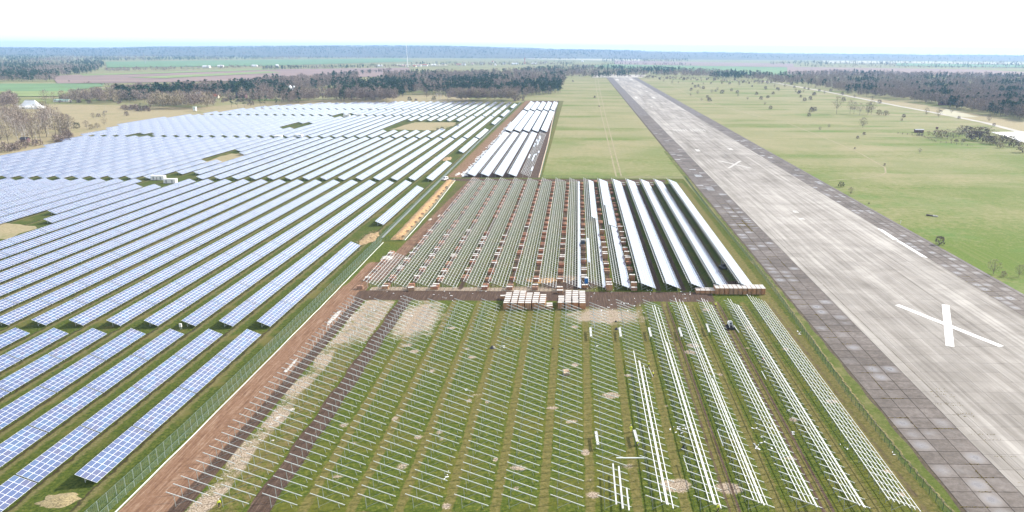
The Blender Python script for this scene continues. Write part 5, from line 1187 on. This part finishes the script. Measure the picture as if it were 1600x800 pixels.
for (a,b,c) in ((A[1],A[2],pk[1]),(A[3],A[0],pk[0])):
    n=6
    for k in range(n):
        f0,f1=k/n,(k+1)/n; L0=Vector(a).lerp(Vector(c),f0); R0_=Vector(b).lerp(Vector(c),f0); L1=Vector(a).lerp(Vector(c),f1); R1=Vector(b).lerp(Vector(c),f1)
        for v,f in ((L0,f0),(R0_,f0),(L1,f1),(R1,f1)): v.z-=1.6*math.sin(math.pi*f)
        mb.quad([L0,R0_,R1,L1])
obj('canopy',mb.mesh('canopy','tarp_white'),t); obj('wall',MB().box(-W_/2+.3,W_/2-.3,-8.7,8.7,0,2.2).mesh('wall','tarp_white'),t); obj('ridge_cloth',MB().box(-6.5,6.5,-.6,.6,11.5,12.1).mesh('ridge_cloth','tarp_grey'),t); obj('entrance',MB().box(-7,-4.5,-8.78,-8.7,0,2.1).mesh('entrance','window_dark'),t)
def house(label,px,py,w,d,h,roofh,wall,roof,name='house',cat='house',win=3,rz=0.,cat2=None,group=None):
    x,y=G(px,py); t=thing(name,label,cat,(x,y,0),rz,group); obj('wall',MB().box(-w/2,w/2,-d/2,d/2,0,h).quad([(-w/2,-d/2,h),(-w/2,d/2,h),(-w/2,0,h+roofh)]).quad([(w/2,-d/2,h),(w/2,0,h+roofh),(w/2,d/2,h)]).mesh('wall',wall),t)
    e=.4; rm=MB()
    for s in (-1,1):
        a=[(-w/2-e,s*(d/2+e),h-.25),(w/2+e,s*(d/2+e),h-.25),(w/2+e,0,h+roofh),(-w/2-e,0,h+roofh)]; b=[(p[0],p[1],p[2]+.22) for p in a]
        if s>0: a,b=a[::-1],b[::-1]
        rm.quad(a[::-1]).quad(b)
        for i in range(4): j=(i+1)%4; rm.quad([a[i],a[j],b[j],b[i]])
    obj('roof',rm.mesh('roof',roof),t)
    for k in range(win):
        xx=-w/2+w*(k+.5)/win; obj('window',MB().box(xx-.6,xx+.6,-d/2-.05,-d/2-.01,h*.4,h*.75).mesh('window','window_dark'),t)
    obj('door',MB().box(w*.08-.5,w*.08+.5,-d/2-.08,-d/2-.02,0,2.1).mesh('door','machine_dark'),t)
    return t
house('dark brown hipped house with a dark roof and pale lean-to before the pines',378,153,16,12,5,5,'wall_brown','roof_dark')
house('grey-white roofed shed, right of the dark gabled one, behind the willows',312,151,13,9,4,4,'wall_brown','tarp_grey','shed','shed'); house('pale roofed shed leftmost behind the willows',284,150,11,8,5,4,'wall_brown','tarp_white','shed','shed')
house('small house with an orange roof behind the willows',338,154,9,8,4,4,'wall_cream','roof_red'); house('low house with a bluish roof left behind the willows',269,151,8,7,3,3,'wall_brown','tarp_white')
house('long low white-roofed shed behind the trees right of the marquee',98,159,24,8,2.5,1.5,'wall_white','roof_green','shed','shed'); house('small dark hut hidden among the birches at the left',40,222,6,5,3,1.6,'wall_brown','roof_dark','hut','hut',2)
house('long building with a pale gravelled roof in the middle wood',531,139,24,12,4,3,'wall_cream','pale_sand','barn','barn',4); house('dark blue roofed barn at the edge of the right wood',1476,164,18,10,5,3,'wall_brown','roof_dark','barn','barn'); house('small hut with a flat grey roof at the left end of the right hedge',1435.5,207,9,4,3,.6,'wall_brown','tarp_grey','hut','hut',1)
x,y=G(457,145); t=thing('white_dome','pair of joined white pointed tent domes rising above the bare trees','tent',(x,y,0))
for k,(dx,w,h) in enumerate(((-3.5,6,15),(4,5,14))):
    d_=MB(); limb(d_,[(dx,0,0),(dx,0,h*.45),(dx,0,h*.8),(dx,0,h)],[w,w*.85,w*.45,.3],10); obj('dome',d_.mesh('dome','tarp_white',True),t)
x,y=G(305,174); t=thing('raised_booth','small white and green booth at the edge of the willows','booth',(x,y,0)); obj('cabin',MB().box(-1.8,1.8,-1.8,1.8,.8,6.2).mesh('cabin','wall_white'),t); obj('roof',MB().box(-2.1,2.1,-2.1,2.1,6.2,6.5).mesh('roof','roof_green'),t); obj('window',MB().box(-1.2,1.2,-1.86,-1.8,3.2,5.2).mesh('window','roof_green'),t)
for q in ((-1.5,-1.5),(1.5,-1.5),(-1.5,1.5),(1.5,1.5)): obj('leg',MB().box(q[0]-.15,q[0]+.15,q[1]-.15,q[1]+.15,0,.8).mesh('leg','machine_dark'),t)
x,y=G(1463.5,204.5); t=thing('hunting_stand','dark raised hunting stand above the right hedge','stand',(x,y,0)); obj('cabin',MB().box(-1,1,-1,1,2.2,4.4).mesh('cabin','wall_brown'),t)
for q in ((-.8,-.8),(.8,-.8),(-.8,.8),(.8,.8)): obj('leg',MB().bar((q[0]*1.4,q[1]*1.4,0),(q[0],q[1],2.2),.15).mesh('leg','bark'),t)
x,y=G(165,176); t=thing('low_shelter','low dark shelter on the dry ground above three bushes','shelter',(x,y,0)); obj('roof',MB().box(-2.6,2.6,-1.5,1.5,2.,2.3).mesh('roof','roof_dark'),t)
for q in (-2,0,2): obj('post',MB().box(q-.15,q+.15,-1.2,-.9,0,2.).mesh('post','roof_dark'),t)
# wooden paddock fence left of the hedge
pts=[G(1403,209),G(1440,213),G(1462,222),G(1520,229)]; t=thing('paddock_fence','wooden post fence bounding the hedge plot on the right meadow','fence',(0,0,0))
for a,b in zip(pts[:-1],pts[1:]):
    n=max(2,int(math.hypot(b[0]-a[0],b[1]-a[1])/5.))
    for k in range(n): x=a[0]+(b[0]-a[0])*k/n; y=a[1]+(b[1]-a[1])*k/n; obj('post',MB().box(x-.14,x+.14,y-.14,y+.14,0,1.9).mesh('post','bark'),t)
    for z in (.8,1.5): obj('rail',MB().bar((a[0],a[1],z),(b[0],b[1],z),.09,n=3).mesh('rail','bark'),t)
x,y=G(637,104); t=thing('antenna_mast','thin tall pale lattice antenna mast beyond the green field','mast',(x,y,0))
hm_=(104-71)/((104-76.4)*.93/H); obj('mast',MB().bar((0,0,0),(0,0,hm_),2.2,n=4,w2=1.2).mesh('mast','hull_white'),t)
for k in (.3,.5,.7,.9): obj('platform',MB().box(-1.8,1.8,-1.8,1.8,hm_*k,hm_*k+.8).mesh('platform','hull_white'),t)
obj('cabin',MB().box(-4,4,-3,3,0,4).mesh('cabin','wall_white'),t)
x,y=G(227,100); t=thing('antenna_mast','second thin mast standing at the left before the far wood','mast',(x,y,0)); obj('mast',MB().bar((0,0,0),(0,0,60),1.8,n=4,w2=.8).mesh('mast','tarp_grey'),t); obj('platform',MB().box(-1.6,1.6,-1.6,1.6,50,51).mesh('platform','tarp_grey'),t)
vs=[(323,106,34,'wall_white','tarp_white'),(345,105,26,'wall_white','tarp_white'),(398,104.5,26,'wall_white','tarp_white'),(433,104,14,'wall_white','tarp_white'),(655,104,20,'wall_white','roof_pink'),(664,103.5,26,'wall_white','roof_red'),(678,103,22,'wall_white','tarp_white'),(648,105,14,'wall_cream','roof_red'),(631,104.5,18,'wall_cream','roof_pink'),(693,102,16,'wall_cream','tarp_grey'),(717,102.5,24,'wall_cream','roof_red'),(725,102.5,20,'wall_white','tarp_white'),(738,101,14,'wall_white','roof_pink'),(752,101.5,16,'wall_white','tarp_grey'),(770,97.5,16,'wall_white','roof_red'),(774,102.5,10,'wall_white','tarp_white'),(788,101,18,'wall_white','tarp_grey'),(805,101,40,'wall_white','tarp_white'),(820,100.5,14,'wall_cream','roof_red'),(835,101,34,'wall_cream','tarp_white'),(852,99,16,'wall_white','tarp_grey'),(594,104.5,22,'wall_white','tarp_white'),(910,97,14,'wall_white','tarp_white')]
for k,(px,py,w,wl_,rf_) in enumerate(vs): house('%s small far building from the left in the hazy village line'%ordw(k+1),px,py,w,12,6,4,wl_,rf_,'house','house',2,random.uniform(-.2,.2),group='small far buildings of the village line')
x,y=G(820,100); t=thing('church_tower','thin red and pale tower rising over the far village','tower',(x,y,0)); obj('tower',MB().box(-3,3,-3,3,0,26).mesh('tower','roof_pink'),t); obj('spire',MB().bar((0,0,26),(0,0,40),6,n=4,w2=.2).mesh('spire','roof_red'),t)
for k,P in enumerate(([(-206,806),(-150,798),(-143,850),(-146,892),(-196,890)],[(-289,556),(-272,553),(-274,606),(-290,610)],[(-292,323),(-262,323),(-262,346),(-292,358)])):
    sheet('bare_patch',rough_poly(P,1.6,5,seed=k+3),'dry_meadow',.02)
# ------------------------------------------------------------------ haze
hm=bpy.data.materials.new('haze_air'); hm.use_nodes=True; ht=hm.node_tree
for n_ in list(ht.nodes): ht.nodes.remove(n_)
ho=ht.nodes.new('ShaderNodeOutputMaterial'); hv=ht.nodes.new('ShaderNodeVolumePrincipled')
hv.inputs['Color'].default_value=(*HAZE_C,1); hv.inputs['Density'].default_value=HAZE_D; hv.inputs['Anisotropy'].default_value=.2
ht.links.new(hv.outputs[0],ho.inputs['Volume'])
hz=obj('haze',MB().box(-15100,15100,-1600,15100,-1,172).mesh('haze',hm)); hz['kind']='stuff'
